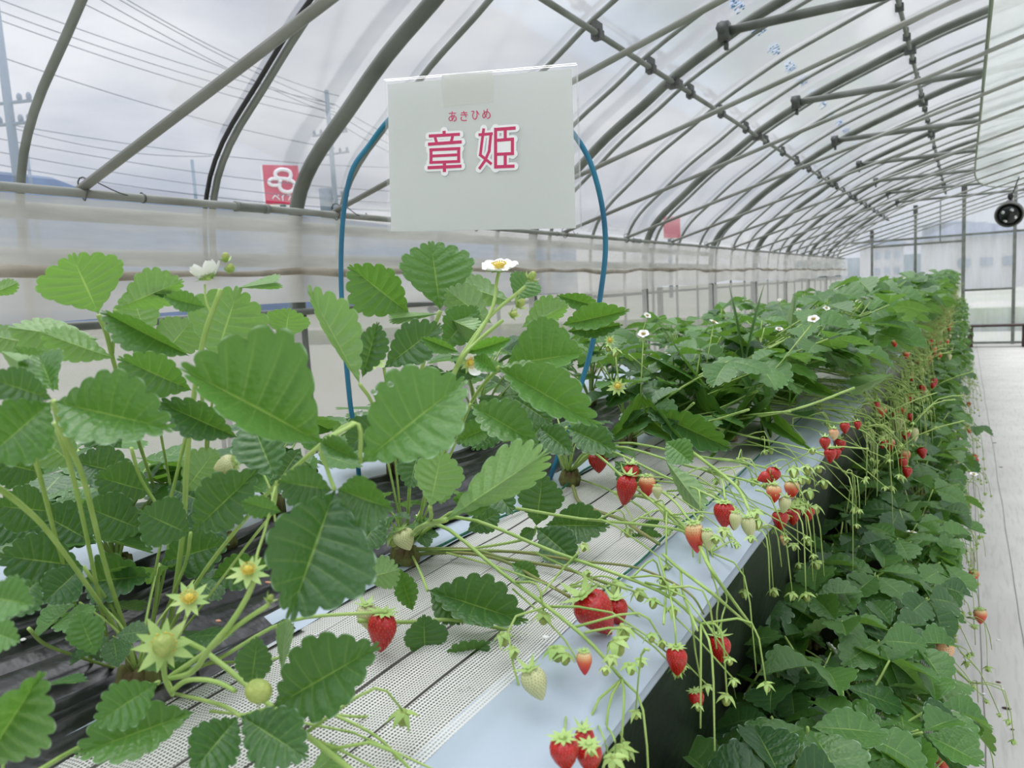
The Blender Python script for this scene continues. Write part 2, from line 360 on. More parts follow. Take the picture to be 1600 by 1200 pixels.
def berry_meshes(key, nu, nv, ns, matb, mats, elong=1.22, bump=.028, seed=1, lob=0):
    """unit berry of width 1, top at z=0, tip at z=-elong"""
    rs = np.random.RandomState(seed)
    prof = lambda t: .5*np.sin(PI*np.clip(t, 0, 1)**.66)**.72*(1-.12*t)
    # z along the profile
    T = np.linspace(0, 1, nv+1)**.95; Z = -elong*T; Rr = prof(T); Rr[0] = .06; Rr[-1] = .0
    Z = Z + .10*np.exp(-T*9)*0
    th = np.arange(nu)*2*PI/nu
    seeds = []; rowsn = ns; 
    for j in range(rowsn):
        t = .07+.88*j/(rowsn-1); r = prof(t); n = max(3, int(round(2*PI*r/(elong/rowsn*1.25))))
        for k in range(n): seeds.append((t, 2*PI*(k+.5*(j % 2))/n + rs.uniform(-.05, .05)))
    def pos(t, a): r = prof(np.array(t))*(1+lob*np.cos(2*a+.6)+lob*.5*np.cos(3*a)); return np.stack([r*np.cos(a), r*np.sin(a), -elong*np.array(t)], -1)
    S = np.array([pos(t, a) for t, a in seeds])
    P = np.stack([np.stack([rr*np.cos(th)*(1+lob*np.cos(2*th+.6)+lob*.5*np.cos(3*th)), rr*np.sin(th)*(1+lob*np.cos(2*th+.6)+lob*.5*np.cos(3*th)), np.full(nu, z)], 1) for rr, z in zip(Rr, Z)]).reshape(-1, 3)
    cen = np.array([0, 0, -elong*.42]); sg = (elong/rowsn)*.36
    d2 = ((P[:, None]-S[None])**2).sum(2); g = np.exp(-d2/(2*sg*sg)).sum(1)
    nrm = P-cen; nrm /= np.linalg.norm(nrm, axis=1)[:, None]+1e-9
    P = P - nrm*(bump*g)[:, None]
    mb = MB(); mb.add(P, [(j*nu+i, (j+1)*nu+i, (j+1)*nu+(i+1) % nu, j*nu+(i+1) % nu) for j in range(nv) for i in range(nu)])
    sm = MB()
    for (t, a), p in zip(seeds, S):
        n = unit(p-cen); e = unit(pos(min(t+.02, 1), a)-pos(t-.02, a)); s = np.cross(n, e); L2, W2 = sg*.85, sg*.5; c = p-n*bump*.72
        sm.add([c-e*L2, c+s*W2, c+e*L2, c-s*W2, c+n*W2*.9], [(0, 1, 4), (1, 2, 4), (2, 3, 4), (3, 0, 4)])
    return mb.mesh('strawberry_'+key, matb), sm.mesh('seeds_'+key, mats)
BM = {}
BM['ripe'] = berry_meshes('ripe', 64, 44, 13, M['ripe'], M['seed_y'], 1.22, .042)
BM['ripe2'] = berry_meshes('ripe_wedge', 64, 44, 12, M['ripe'], M['seed_y'], 1.35, .038, 3, .07)
BM['blush'] = berry_meshes('blush', 48, 32, 12, M['blush'], M['seed_y'], 1.28, .024, 4, .03)
BM['unripe'] = berry_meshes('unripe', 44, 30, 13, M['unripe'], M['seed_g'], 1.38, .02, 5)
BM['cream'] = berry_meshes('cream', 44, 30, 12, M['cream'], M['seed_g'], 1.2, .02, 6)
for k_, mt_ in (('ripe', 'ripe'), ('blush', 'blush'), ('unripe', 'unripe')):
    BM[k_+'_far'] = berry_meshes(k_+'_far', 14, 9, 7, M[mt_], M['seed_g'] if k_ == 'unripe' else M['seed_y'], 1.3, .0, 7)
_mb = MB(); add_calyx(_mb, np.zeros(3), (0, 0, 1), .52, 10, 0, .10, np.random.RandomState(3)); _mb.ball((0, 0, .02), (.14, .14, .06)); CALYX = _mb.mesh('calyx', M['sepal'])
_mb = MB(); add_calyx(_mb, np.zeros(3), (0, 0, 1), .56, 7, 0, .55, np.random.RandomState(4)); _mb.ball((0, 0, .02), (.12, .12, .05), 6, 4); CALYX2 = _mb.mesh('calyx_raised', M['sepal'])
def strawberry(c, width, ax, kind, label=None, group=None, parent=None, spin=0, cal=None, sc=1.0):
    """c: point where the stalk meets the berry; ax: from the stalk to the tip"""
    body, seeds = BM[kind]
    o = link('strawberry', body, parent); s = width
    mr = rot_to(ax); cz, sz = math.cos(spin), math.sin(spin); mr = mr @ np.array([[cz, -sz, 0], [sz, cz, 0], [0, 0, 1]])
    o.matrix_world = Matrix.Translation(Vector(c)) @ Matrix(mr.tolist()).to_4x4() @ Matrix.Diagonal((s, s, s*sc, 1))
    link('seeds', seeds, o); link('calyx', cal or (CALYX if random.random() < .5 else CALYX2), o)
    if label: tag(o, label, 'strawberry', group)
    return o
def flower_parts(parent, c, ax, r, petals=5, open_=.25, sep=True, drop=()):
    ax = unit(ax); t = unit(np.cross(ax, (0.2, .3, .93))); b = np.cross(ax, t)
    f = empty('flower', c, parent)
    if petals:
        for k in range(petals):
            if k in drop: continue
            a = 2*PI*k/petals; d = math.cos(a)*t+math.sin(a)*b; s = np.cross(ax, d); mb = MB(); pts = []; fc = []
            m_, n_ = 8, 6
            for i in range(m_+1):
                v = i/m_; w = r*.52*math.sin(PI*min(1, (.12+.88*v)**1.1*.86+.02))**.7 if i < m_ else r*.22
                for j in range(n_+1):
                    q = j/n_*2-1
                    pts.append(d*r*(.12+.88*v-.10*q*q*v) + s*w*q + ax*(r*(open_*v*v + .10*q*q*v + .03*math.sin(6*q+k))))
            for i in range(m_):
                for j in range(n_): p = i*(n_+1)+j; fc.append((p, p+1, p+n_+2, p+n_+1))
            mb.add(pts, fc); mb.obj('petal', M['petal'], f)
    mb = MB(); M3 = np.stack([t, b, ax], 1); mb.ball(ax*r*.10, (r*.24, r*.24, r*.20), 12, 8, 0, M3)
    for k in range(18):
        a = 2*PI*k/18; d = math.cos(a)*t+math.sin(a)*b; q = d*r*.36*random.uniform(.85, 1.1)+ax*r*.22
        mb.tube([d*r*.15, q], r*.02, 4); mb.ball(q, r*.05, 5, 4)
    mb.obj('flower_centre', M['pollen'], f)
    if sep:
        mb = MB(); add_calyx(mb, -ax*r*.04, ax, r*(1.0 if not petals else .8), 10, 0, .12); mb.ball(-ax*r*.08, (r*.2,)*3, 8, 5); mb.obj('sepals', M['sepal'], f)
    return f
def bud(mb, c, ax, r, mi=(0, 1), young=False):
    """small green fruitlet inside raised sepals"""
    M3 = rot_to(ax); mb.ball(c+unit(ax)*r*.9, (r*.8, r*.8, r*1.1), 9, 7, mi[1], M3); add_calyx(mb, c, unit(ax), r*2.0, 6, mi[0], .75, None, .5); mb.ball(c, r*.4, 6, 4, mi[0])

# ================================================================== SETTING
# ground outside, floor inside
def floor_mat():
    m = mat('floor_sheet', srgb(214, 212, 204), .55, spec=.3, noise=(srgb(203, 200, 192), 2.2), bump=.3, bscale=6); t = m.node_tree; b = t.nodes['Principled BSDF']; K = t.links.new
    tc = nd(t, 'ShaderNodeTexCoord'); sp = nd(t, 'ShaderNodeSeparateXYZ'); K(tc.outputs['Object'], sp.inputs[0])
    wob = nd(t, 'ShaderNodeTexNoise', i_Scale=.8); K(tc.outputs['Object'], wob.inputs['Vector'])
    acc = None
    for x0 in (.072, .215, .95):
        a = nd(t, 'ShaderNodeMath', operation='SUBTRACT'); a.inputs[1].default_value = x0; K(sp.outputs[0], a.inputs[0])
        w_ = nd(t, 'ShaderNodeMath', operation='MULTIPLY_ADD'); w_.inputs[1].default_value = .03; K(wob.outputs['Fac'], w_.inputs[0]); K(a.outputs[0], w_.inputs[2])
        s_ = nd(t, 'ShaderNodeMath', operation='SUBTRACT'); s_.inputs[1].default_value = .015; K(w_.outputs[0], s_.inputs[0])
        ab = nd(t, 'ShaderNodeMath', operation='ABSOLUTE'); K(s_.outputs[0], ab.inputs[0])
        lt = nd(t, 'ShaderNodeMath', operation='LESS_THAN'); lt.inputs[1].default_value = .0022; K(ab.outputs[0], lt.inputs[0])
        if acc is None: acc = lt.outputs[0]
        else:
            mx = nd(t, 'ShaderNodeMath', operation='MAXIMUM'); K(acc, mx.inputs[0]); K(lt.outputs[0], mx.inputs[1]); acc = mx.outputs[0]
    src = b.inputs['Base Color'].links[0].from_socket
    mp = nd(t, 'ShaderNodeMapping'); mp.inputs['Scale'].default_value = (9, .8, 1); K(tc.outputs['Object'], mp.inputs[0])
    n2 = nd(t, 'ShaderNodeTexNoise', i_Scale=6.0, i_Detail=8.0); K(mp.outputs[0], n2.inputs['Vector'])
    r2 = nd(t, 'ShaderNodeMapRange'); r2.inputs[1].default_value = .5; r2.inputs[2].default_value = .8; r2.inputs[4].default_value = .5; K(n2.outputs['Fac'], r2.inputs[0])
    m1 = nd(t, 'ShaderNodeMix', data_type='RGBA'); K(r2.outputs[0], m1.inputs['Factor']); K(src, m1.inputs['A']); m1.inputs['B'].default_value = srgb(160, 158, 148)
    mx = nd(t, 'ShaderNodeMix', data_type='RGBA'); K(acc, mx.inputs['Factor']); K(m1.outputs['Result'], mx.inputs['A']); mx.inputs['B'].default_value = srgb(130, 126, 116)
    K(mx.outputs['Result'], b.inputs['Base Color']); return m
mb = MB(); mb.box((-2.2, -2, -.03), (4.6, 16.98, 0)); struct(mb.obj('floor', floor_mat(), smooth=False))
gm = mat('outside_ground', srgb(182, 178, 166), .9, noise=(srgb(150, 156, 130), .15))
mb = MB(); mb.box((-420, -200, -.35), (400, 900, -.04)); struct(mb.obj('ground', gm, smooth=False))

# arch profile (x, z) from the left foot over the ridge to the right foot
PROF = [(-2.2, -.03), (-2.2, 1.0), (-2.195, 1.62), (-2.16, 1.83), (-2.06, 1.98), (-1.88, 2.125), (-1.68, 2.28), (-1.47, 2.41), (-1.285, 2.53), (-.994, 2.676), (-.802, 2.757), (-.308, 2.93), (0, 3.02), (.6, 3.15), (1.2, 3.20)]
PROF = PROF + [(2.4-x, z) for x, z in PROF[-2::-1]]
def prof_off(d): 
    P = np.array(PROF); T = np.gradient(P, axis=0); T /= np.linalg.norm(T, axis=1)[:, None]; return P + np.stack([-T[:, 1], T[:, 0]], 1)*d
def zprof(x):
    P = np.array(PROF[2:15]); return float(np.interp(x, P[:, 0], P[:, 1]))
def arch_mesh(name, d, r, m):
    P = prof_off(d); mb = MB(); mb.tube([(x, 0, z) for x, z in P], r, 8, smooth=3); return mb.mesh(name, m)
AM = arch_mesh('main_arch', -.02, .026, M['steel_dark']); AT = arch_mesh('thin_arch', .012, .0115, M['steel'])
MAINS = [.24+1.835*k for k in range(9)]
nm = ['second', 'third', 'fourth', 'fifth', 'sixth', 'seventh']
for k, y in enumerate(MAINS):
    if k == 0: lab = 'thick grey steel arch passing overhead beside the camera, nearest of the thick arches'
    elif k < 6: lab = 'thick grey steel arch, %s thick arch from the near end' % nm[k-1]
    else: lab = 'thick grey steel arch far down the tunnel near the end wall'
    o = link('main_arch', AM, None, (0, y, 0)); tag(o, lab, 'arch', 'thick steel arches')
THIN = [.51+.6115*k for k in range(27)]
for k, y in enumerate(THIN):
    o = link('thin_arch', AT, None, (0, y, 0))
    if k == 1: lab = 'thin steel arch at the far left, ending on the side rail'
    elif k == 2: lab = 'thin steel arch rising beside its dark twin'
    elif k == 3: lab = 'thin steel arch behind the left leg of the blue hoop'
    elif k < 12: lab = 'thin steel arch of the roof, %s thin arch from the near end' % ORD[k]
    elif y < 11: lab = 'thin steel arch past the middle of the tunnel roof'
    else: lab = 'thin steel arch in the far stretch of the tunnel roof'
    tag(o, lab, 'arch', 'thin steel arches')
mb = MB(); P = prof_off(.018); mb.tube([(x, 1.708, z) for x, z in P], .008, 6, smooth=3); tag(mb.obj('film_clip_arch', M['black']), 'dark narrow channel running tight along the thin arch by the first brace', 'channel')
# horizontal tie pipes with their clamps
for k, y in enumerate(MAINS[1:], 1):
    x0 = -.994; t = empty('tie_pipe', (x0, y-.0, 2.655))
    mb = MB(); mb.tube([(-.02, -.05, 0), (4.46, -.05, 0)], .0215, 10); mb.obj('pipe', M['steel_dark' if k < 3 else 'steel'], t)
    mb = MB(); mb.tube([(-.02, -.095, .01), (-.02, .02, .01)], .030, 8); mb.box((-.045, -.08, -.04), (.008, -.03, .04)); mb.box((-.03, -.03, -.075), (-.012, .0, -.03)); mb.obj('clamp', M['clamp'], t)
    lab = 'horizontal steel tie pipe clamped to the %s thick arch' % (['second', 'third', 'fourth', 'fifth'][k-1]) if k < 5 else 'horizontal steel tie pipe in the far part of the tunnel'
    tag(t, lab, 'pipe', 'horizontal tie pipes')
# purlins with a clip at each arch
for (x, lab) in ((-1.285, 'long steel purlin under the roof curve with a dark clip at every arch'), (-.318, 'long steel purlin near the ridge with dark clips')):
    z = zprof(x)-.055; t = empty('purlin', (x, 0, z)); mb = MB(); mb.tube([(0, -.5, 0), (0, 16.9, 0)], .0125, 8); mb.obj('pipe', M['steel'], t)
    for y in [q for q in THIN+MAINS if q > .1]:
        main = y in MAINS; r = .034 if main else .021; c = MB()
        c.box((-r, -r, -.022), (r, r, .012)); c.box((-r*.5, -r*1.5, .008), (r*.5, r*1.5, .045 if not main else .02)); c.box((-.008, -r*1.3, -.034), (.008, -r*.6, -.015))
        c.obj('clip', M['clamp'], t, False, (0, y, 0))
    tag(t, lab, 'purlin', 'roof purlins')
# roof braces: straight rafters rising from the side rail under the inner curtain
BRY = [1.246+.99*k for k in range(16)]
for k, y in enumerate(BRY):
    t = empty('curtain_rafter', (-2.1, y, 1.812)); mb = MB(); mb.tube([(-.02, 0, -.006), (3.3, 0, .925)], .0108 if k else .0132, 8); mb.obj('pipe', M['steel_pale'], t)
    mb = MB()
    a_ = np.linspace(0, 2*PI, 14); mb.tube([(.0+.03*math.cos(q)*.7, .004*math.sin(2*q), .0+.032*math.sin(q)-.005) for q in a_], .0022, 5)
    mb.tube([(.05, 0, .012), (.02, .09, -.01), (0, .16, -.014), (0, .172, .0), (0, .185, -.012)], .0018, 5, smooth=3); mb.obj('wire_tie', M['clamp'], t)
    lab = ['pale straight rafter pipe crossing the upper left, wired to the side rail', 'pale straight rafter pipe whose foot meets the rail behind the blue hoop', 'pale straight rafter pipe passing just right of the name sign'][k] if k < 3 else ('pale straight rafter pipe rising from the side rail, %s from the near end' % ORD[k] if k < 10 else 'pale straight rafter pipe far down the tunnel')
    tag(t, lab, 'rafter', 'straight curtain rafters')
# side rail with coupling sleeve
t = empty('side_rail', (-2.1, 0, 1.795)); mb = MB(); mb.tube([(0, -.5, 0), (0, 16.9, 0)], .0125, 10); mb.obj('pipe', M['steel_pale'], t)
for y in (1.83, 5.4, 9.1):
    mb = MB(); mb.tube([(0, y-.07, 0), (0, y+.07, 0)], .0158, 10); mb.tube([(0, y-.075, 0), (0, y-.06, 0)], .0172, 10); mb.tube([(0, y+.05, 0), (0, y+.066, 0)], .0172, 10)
    mb.obj('coupling', M['steel'], t)
for y in (1.42, 2.9, 4.1, 7.0): mb = MB(); mb.tube([(0, y, 0), (0, y+.006, 0)], .0145, 8); mb.obj('clip_ring', M['clamp'], t)
tag(t, 'pale steel side rail along the top of the cloudy side curtain', 'rail')
# wall pieces: roof film, side curtain, side net, gable
P = prof_off(.028); P = P[3:-3]
Pi, _ = catmull(np.array([(x, 0, z) for x, z in P]), np.ones(len(P)), 4)
mb = MB(); ys = np.linspace(-1.5, 16.98, 60); V = []; 
for i, y in enumerate(ys):
    for j, p in enumerate(Pi): V.append((p[0], y, p[2] + .006*math.sin(j*.9+y*4)*0))
n = len(Pi); mb.add(V, [(i*n+j, i*n+j+1, (i+1)*n+j+1, (i+1)*n+j) for i in range(len(ys)-1) for j in range(n-1)]); roof = struct(mb.obj('ceiling', M['roof_film']))
# blue print repeating along the roof film (mirrored, not readable)
rs = np.random.RandomState(3)
for x0 in (-.93,):
    y = 2.0
    while y < 8.5:
        mb = MB(); yy = y; z0 = zprof(x0)+.028-.004; sl_ = .42
        for c in range(6):
            for s in range(3):
                a = yy+rs.uniform(0, .022); b = x0+rs.uniform(-.02, .02); l = rs.uniform(.006, .022)
                if rs.rand() < .5: q = [(b-l, a), (b+l, a+.003)]
                else: q = [(b, a), (b+.004, a+l)]
                mb.box((min(q[0][0], q[1][0]), q[0][1], 0), (max(q[0][0], q[1][0])+.005, max(q[1][1], q[0][1]+.005), .0008))
            yy += .03
        mb.v = [np.stack([v[:, 0], v[:, 1], z0+(v[:, 0]-x0)*sl_+v[:, 2]], 1) for v in mb.v]
        o = mb.obj('blue_film_print', M['blue_ink'], None, False); tag(o, 'faint blue lettering printed on the clear roof film', 'print', 'blue print on roof film')
        y += .42
# side curtain: upper film from the rail down to a loosely rolled seam, lower film below it
def sheet(fn, nu, nv, mi=0):
    V = [fn(i/nu, j/nv) for i in range(nu+1) for j in range(nv+1)]
    return V, [(i*(nv+1)+j, i*(nv+1)+j+1, (i+1)*(nv+1)+j+1, (i+1)*(nv+1)+j) for i in range(nu) for j in range(nv)]
wav = lambda y: .007*math.sin(y*2.1)+.004*math.sin(y*5.3+1)+.004*math.sin(13*y)
mb = MB(); mb.add(*sheet(lambda a, b: (-2.112+.008*math.sin(a*170+b*3)*b+.004*math.sin(a*610), -.5+17.9*a, 1.782+(1.585+wav(17.9*a)-1.782)*b), 420, 8)); struct(mb.obj('wall_left', M['side_film']))
mb = MB(); mb.tube([(-2.10, -.5+17.9*a, 1.578+wav(17.9*a)) for a in np.linspace(0, 1, 200)], .013+.004*np.sin(np.linspace(0, 90, 200)), 8)
tag(mb.obj('rolled_seam', mat('dirty_roll', srgb(176, 168, 152), .6, noise=(srgb(140, 130, 112), 8))), 'dirty rolled seam of film running along the side curtain', 'film roll')
mb = MB(); mb.add(*sheet(lambda a, b: (-2.12+.012*math.sin(a*120+b*2), -.5+17.9*a, 1.57+wav(17.9*a)+(1.442+.015*math.sin(17.9*a*.9)+.012*math.sin(17.9*a*3.1)-1.57-wav(17.9*a))*b), 300, 5)); struct(mb.obj('trim_1', M['side_film_clear']))
mb = MB(); mb.add(*sheet(lambda a, b: (-2.16, -.5+17.9*a, 1.44-1.44*b), 60, 4)); struct(mb.obj('trim_2', M['side_net']))
mb = MB(); mb.tube([(-2.14, -.5, 1.43), (-2.14, 3.4, 1.43)], .012, 8); tag(mb.obj('roller_pipe', M['steel_dark']), 'grey winding pipe along the bottom of the side curtain at far left', 'pipe')
mb = MB(); mb.tube([(-2.26, 3, 1.40), (-2.26, 17.3, 1.40)], .012, 8); tag(mb.obj('lower_rail', M['steel_dark']), 'dark low rail outside the gap under the side curtain', 'rail')
for k, y in enumerate((.9, 2.0, 3.3, 4.9, 6.4, 8.1, 9.8)):
    mb = MB(); mb.box((-.02, -.02, 0), (.02, .02, 1.44)); o = mb.obj('wall_post', M['steel_dark'], None, False, (-2.29, y, 0)); tag(o, 'dark square post outside the net side wall, seen through the film', 'post', 'side wall posts')
for k, (x, z, r) in enumerate(((-2.62, 1.815, .028), (-2.62, 1.665, .03))):
    mb = MB(); mb.tube([(x, -1, z), (x, 9, z-.02)], r, 8); tag(mb.obj('outside_pipe', M['steel_dark']), ('upper', 'lower')[k]+' blurred grey pipe outside, seen through the cloudy side curtain', 'pipe', 'outside pipes')
# end wall
GY = 17.0
def gz(x): return zprof(min(x, 2.4-x)) if x > 1.2 else zprof(x)
xs = np.linspace(-2.19, 4.59, 60)
mb = MB(); mb.add([(x, GY, z) for x in xs for z in (0, max(1.6, gz(x))+.02 if abs(x-1.2) < 3.3 else 1.7)], [(2*i, 2*i+1, 2*i+3, 2*i+2) for i in range(59)]); struct(mb.obj('wall_back', M['gable_film']))
for k, (x, r) in enumerate(((-1.6, .022), (-.83, .025), (-.02, .032), (.79, .028), (1.75, .032), (2.7, .025))):
    t = empty('gable_post', (x, GY-.06, 0)); z = gz(x)-.04; mb = MB(); mb.box((-r, -.02, 0), (r, .02, z)); mb.obj('upright', M['steel'], t, False)
    mb = MB(); mb.box((-r*1.5, -.04, z-.16), (r*1.5, .03, z+.02)); mb.obj('bracket', M['clamp'], t, False)
    tag(t, ['grey end wall post standing at the left behind the bed', 'grey end wall post above the bed end', 'grey end wall post at the left leg of the brown bench', 'grey end wall post behind the right end of the brown bench', 'grey end wall post right of the fan', 'grey end wall post at the far right'][k], 'post', 'end wall posts')
for k, (z, x0, x1) in enumerate(((2.09, -2.1, 4.5), (1.04, -.02, .79), (1.98, -1.6, -.02), (.03, -2.1, 4.5))):
    mb = MB(); mb.box((x0, GY-.05, z-.02), (x1, GY-.02, z+.02)); tag(mb.obj('gable_rail', M['steel'], None, False), ['long grey cross rail high on the end wall', 'short grey cross rail above the brown bench', 'thin cross rail on the end wall over the bed', 'bottom rail of the end wall behind the bench'][k], 'rail', 'end wall rails')
mb = MB(); mb.box((-.42, GY-.03, 2.0), (-.40, GY, gz(-.42)-.05)); tag(mb.obj('gable_strut', M['steel'], None, False), 'thin upper strut between two end wall posts', 'strut')
# inner curtain: translucent sheet lying on the rafters, right of a pale edge cord
bz = lambda x: 1.812+.282*(x+2.1)+.022
edge = [(.075, .3), (.075, 3), (.077, 6), (.08, 9.2), (.10, 10.2), (.16, 11.1), (.30, 12.1), (.55, 13.2), (.95, 14.4), (1.2, 15.2)]
E3 = np.array([(x, y, bz(x)) for x, y in edge]); E3, _ = catmull(E3, np.ones(len(E3)), 6)
V = []; nn_ = 10
for p in E3:
    for j in range(nn_+1): x = p[0]+(1.22-p[0])*j/nn_; V.append((x, p[1], bz(x)-.004*math.sin(p[1]*6.3)*math.sin(j)))
mb = MB(); mb.add(V, [(i*(nn_+1)+j, i*(nn_+1)+j+1, (i+1)*(nn_+1)+j+1, (i+1)*(nn_+1)+j) for i in range(len(E3)-1) for j in range(nn_)])
t = empty('inner_curtain', (.075, .3, bz(.075))); here(mb, (.075, .3, bz(.075))); mb.obj('curtain_film', M['curtain'], t)
mb = MB(); mb.tube(E3-np.array((.075, .3, bz(.075))), .008, 6); mb.obj('edge_cord', mat('edge_cord', srgb(128, 138, 118), .7), t); tag(t, 'translucent inner curtain sheet hanging under the roof at upper right', 'curtain')
# fan
c = PY(1577, 335, 12.0); t = empty('ventilation_fan', c)
mb = MB(); n_ = 28
ax_ = unit((-.12, -1, -.28)); M3 = rot_to(ax_)
prof = [(.10, .11), (.14, .09), (.165, .03), (.168, -.02), (.160, -.05), (.150, -.055), (.145, -.02), (.10, .02)]
def lathe(mb, prof, n_, M3, mi=0):
    V = [M3 @ np.array([r*math.cos(2*PI*k/n_), r*math.sin(2*PI*k/n_), z]) for r, z in prof for k in range(n_)]
    return mb.add(V, [(i*n_+k, i*n_+(k+1) % n_, (i+1)*n_+(k+1) % n_, (i+1)*n_+k) for i in range(len(prof)-1) for k in range(n_)], mi)
lathe(mb, prof, n_, M3); mb.obj('housing', mat('fan_grey', srgb(96, 98, 94), .4), t)
mb = MB(); mb.ball((0, 0, 0), (.135, .135, .09), 24, 14, 0, M3); mb.obj('dome', mat('fan_dome', srgb(20, 24, 24), .08), t)
mb = MB()
for a in (.6, 2.3, 4.0, 5.4): mb = MB(); mb.ball(M3 @ np.array([.075*math.cos(a), .075*math.sin(a), -.068]), (.026, .026, .014), 8, 6, 0, M3); mb.obj('chrome_stud', M['chrome'], t)
mb = MB(); mb.tube([(0, 0, .15), (.02, .02, .22), (.14, .05, .60)], .008, 6); mb.tube([(-.05, 0, .15), (0, 0, .20), (.05, 0, .15)], .006, 6); mb.ball((.01, .01, .23), (.035, .035, .05), 8, 6); mb.obj('hanger', M['black'], t)
tag(t, 'round black and grey fan hanging from the roof at far right', 'fan')
# bench
t = empty('bench', (.06, 16.25, 0))
mb = MB(); mb.box((-.03, 0, .375), (.98, .32, .405)); mb.obj('bench_top', M['brown'], t, False)
for x in (.0, .85): mb = MB(); mb.box((x, .02, 0), (x+.09, .29, .374)); mb.obj('leg', M['brown'], t, False)
tag(t, 'low dark brown bench standing by the end wall', 'bench')
# scraps on the floor
for k, (x, y, s) in enumerate(((1573, 1107, 7), (1560, 1066, 4), (1538, 953, 3), (1564, 730, 3), (1554, 692, 3), (1582, 1140, 3))):
    c = PZ(x, y, .002); mb = MB(); r_ = s*depth(c)/F
    mb.ball((0, 0, .001), (r_, r_*.5, .002), 7, 4); o = mb.obj('floor_scrap', M['brown'] if k == 0 else M['dry_leaf'], None, True, c)
    tag(o, ['dark reddish scrap lying on the white floor at lower right', 'small brown crumb on the floor just above the dark scrap', 'small brown crumb on the floor beside the plants', 'small crumb on the white floor halfway down the aisle', 'tiny crumb on the white floor near the lower bed edge', 'tiny crumb at the lower right corner of the floor'][k], 'scrap', 'scraps on the floor')
for k, (x, y) in enumerate(((1565, 1076), (1537, 1084), (1560, 1000))):
    c = PZ(x, y, .002); mb = MB(); mb.ball((0, 0, 0), (.008, .005, .002), 6, 4); tag(mb.obj('fallen_petal', M['petal'], None, True, c), 'fallen white petal on the white floor of the aisle', 'petal', 'fallen petals on the floor')

# ------------------------------------------------------------------ beyond the film
def at(x, y, d): return D(x, y, d)
def pole(px, ytop, ybase_px, d, r, label, arms, extra=None):
    b = D(px, ybase_px, d); tpt = D(px, ytop, d); x, y = b[0], b[1]; zt = tpt[2]; t = empty('utility_pole', (x, y, -.2))
    mb = MB(); mb.tube([(0, 0, 0), (0, 0, zt*.5), (0, 0, zt)], [r*1.15, r, r*.8], 10); mb.obj('pole_shaft', M['concrete'], t)
    for (z, l, ang) in arms:
        mb = MB(); c_, s_ = math.cos(ang), math.sin(ang); mb.tube([(-l*c_, -l*s_, z), (l*c_, l*s_, z)], .06*r/.15, 6)
        for q in (-.9, -.5, .5, .9): mb.ball((q*l*c_, q*l*s_, z+.14), (.09, .09, .16), 6, 5)
        mb.obj('crossarm', M['concrete'], t)
    if extra: extra(t, zt)
    tag(t, label, 'utility pole', 'utility poles outside'); return np.array([x, y, zt])
def box_on(t, zt):
    mb = MB(); mb.tube([(-.62, 0, zt-6.9), (-.62, 0, zt-5.2)], .42, 12); mb.obj('transformer', M['concrete'], t)
pA = pole(24, -120, 250, 26, .15, 'tall pale utility pole at the far left edge beyond the film', [(9.1, .9, .4), (8.4, .8, .4), (5.3, .8, .4)])
pB = pole(523, 140, 300, 42, .15, 'tall utility pole with transformer outside, left of the sign', [(11.0, 1.1, .2), (9.9, 1.1, .2), (7.6, .9, .2)], box_on)
pC = pole(305, 246, 300, 52, .13, 'short utility pole outside left of the double arch', [(7.1, 1.0, .3)])
pD = pole(50, 225, 300, 48, .12, 'low slim pole outside at the far left behind the tall pole', [])
def wire(p, q, sag, label):
    p = np.array(p); q = np.array(q); mb = MB(); pts = []
    for i in range(21):
        a = i/20; pts.append(p*(1-a)+q*a-np.array([0, 0, sag*4*a*(1-a)]))
    mb.tube(pts, .022, 4); tag(mb.obj('power_line', M['wire']), label, 'power line', 'power lines outside')
ws = [((-20, -8, 30), (523, 163, 42)), ((-20, 10, 30), (523, 175, 42)), ((-20, 24, 30), (523, 188, 42)), ((60, -30, 28), (523, 170, 42)), ((120, -40, 28), (523, 165, 42)), ((-10, 85, 30), (523, 232, 42)), ((90, -40, 27), (523, 180, 42)),
      ((-10, 190, 40), (620, 262, 55)), ((-10, 215, 40), (640, 300, 55)), ((-10, 236, 40), (640, 318, 55)), ((-10, 256, 40), (640, 330, 55)), ((20, 200, 44), (330, 244, 52)),
      ((523, 163, 42), (700, 240, 60)), ((523, 175, 42), (700, 255, 60)), ((523, 188, 42), (700, 268, 60)), ((150, -30, 26), (530, 150, 42))]
for k, (a, b) in enumerate(ws): wire(D(*a), D(*b), .35 if k < 7 else .5, 'dark power line outside, ' + ('in the upper bundle reaching down to the transformer pole' if k < 7 or k > 11 else 'in the low bundle just above the side rail'))
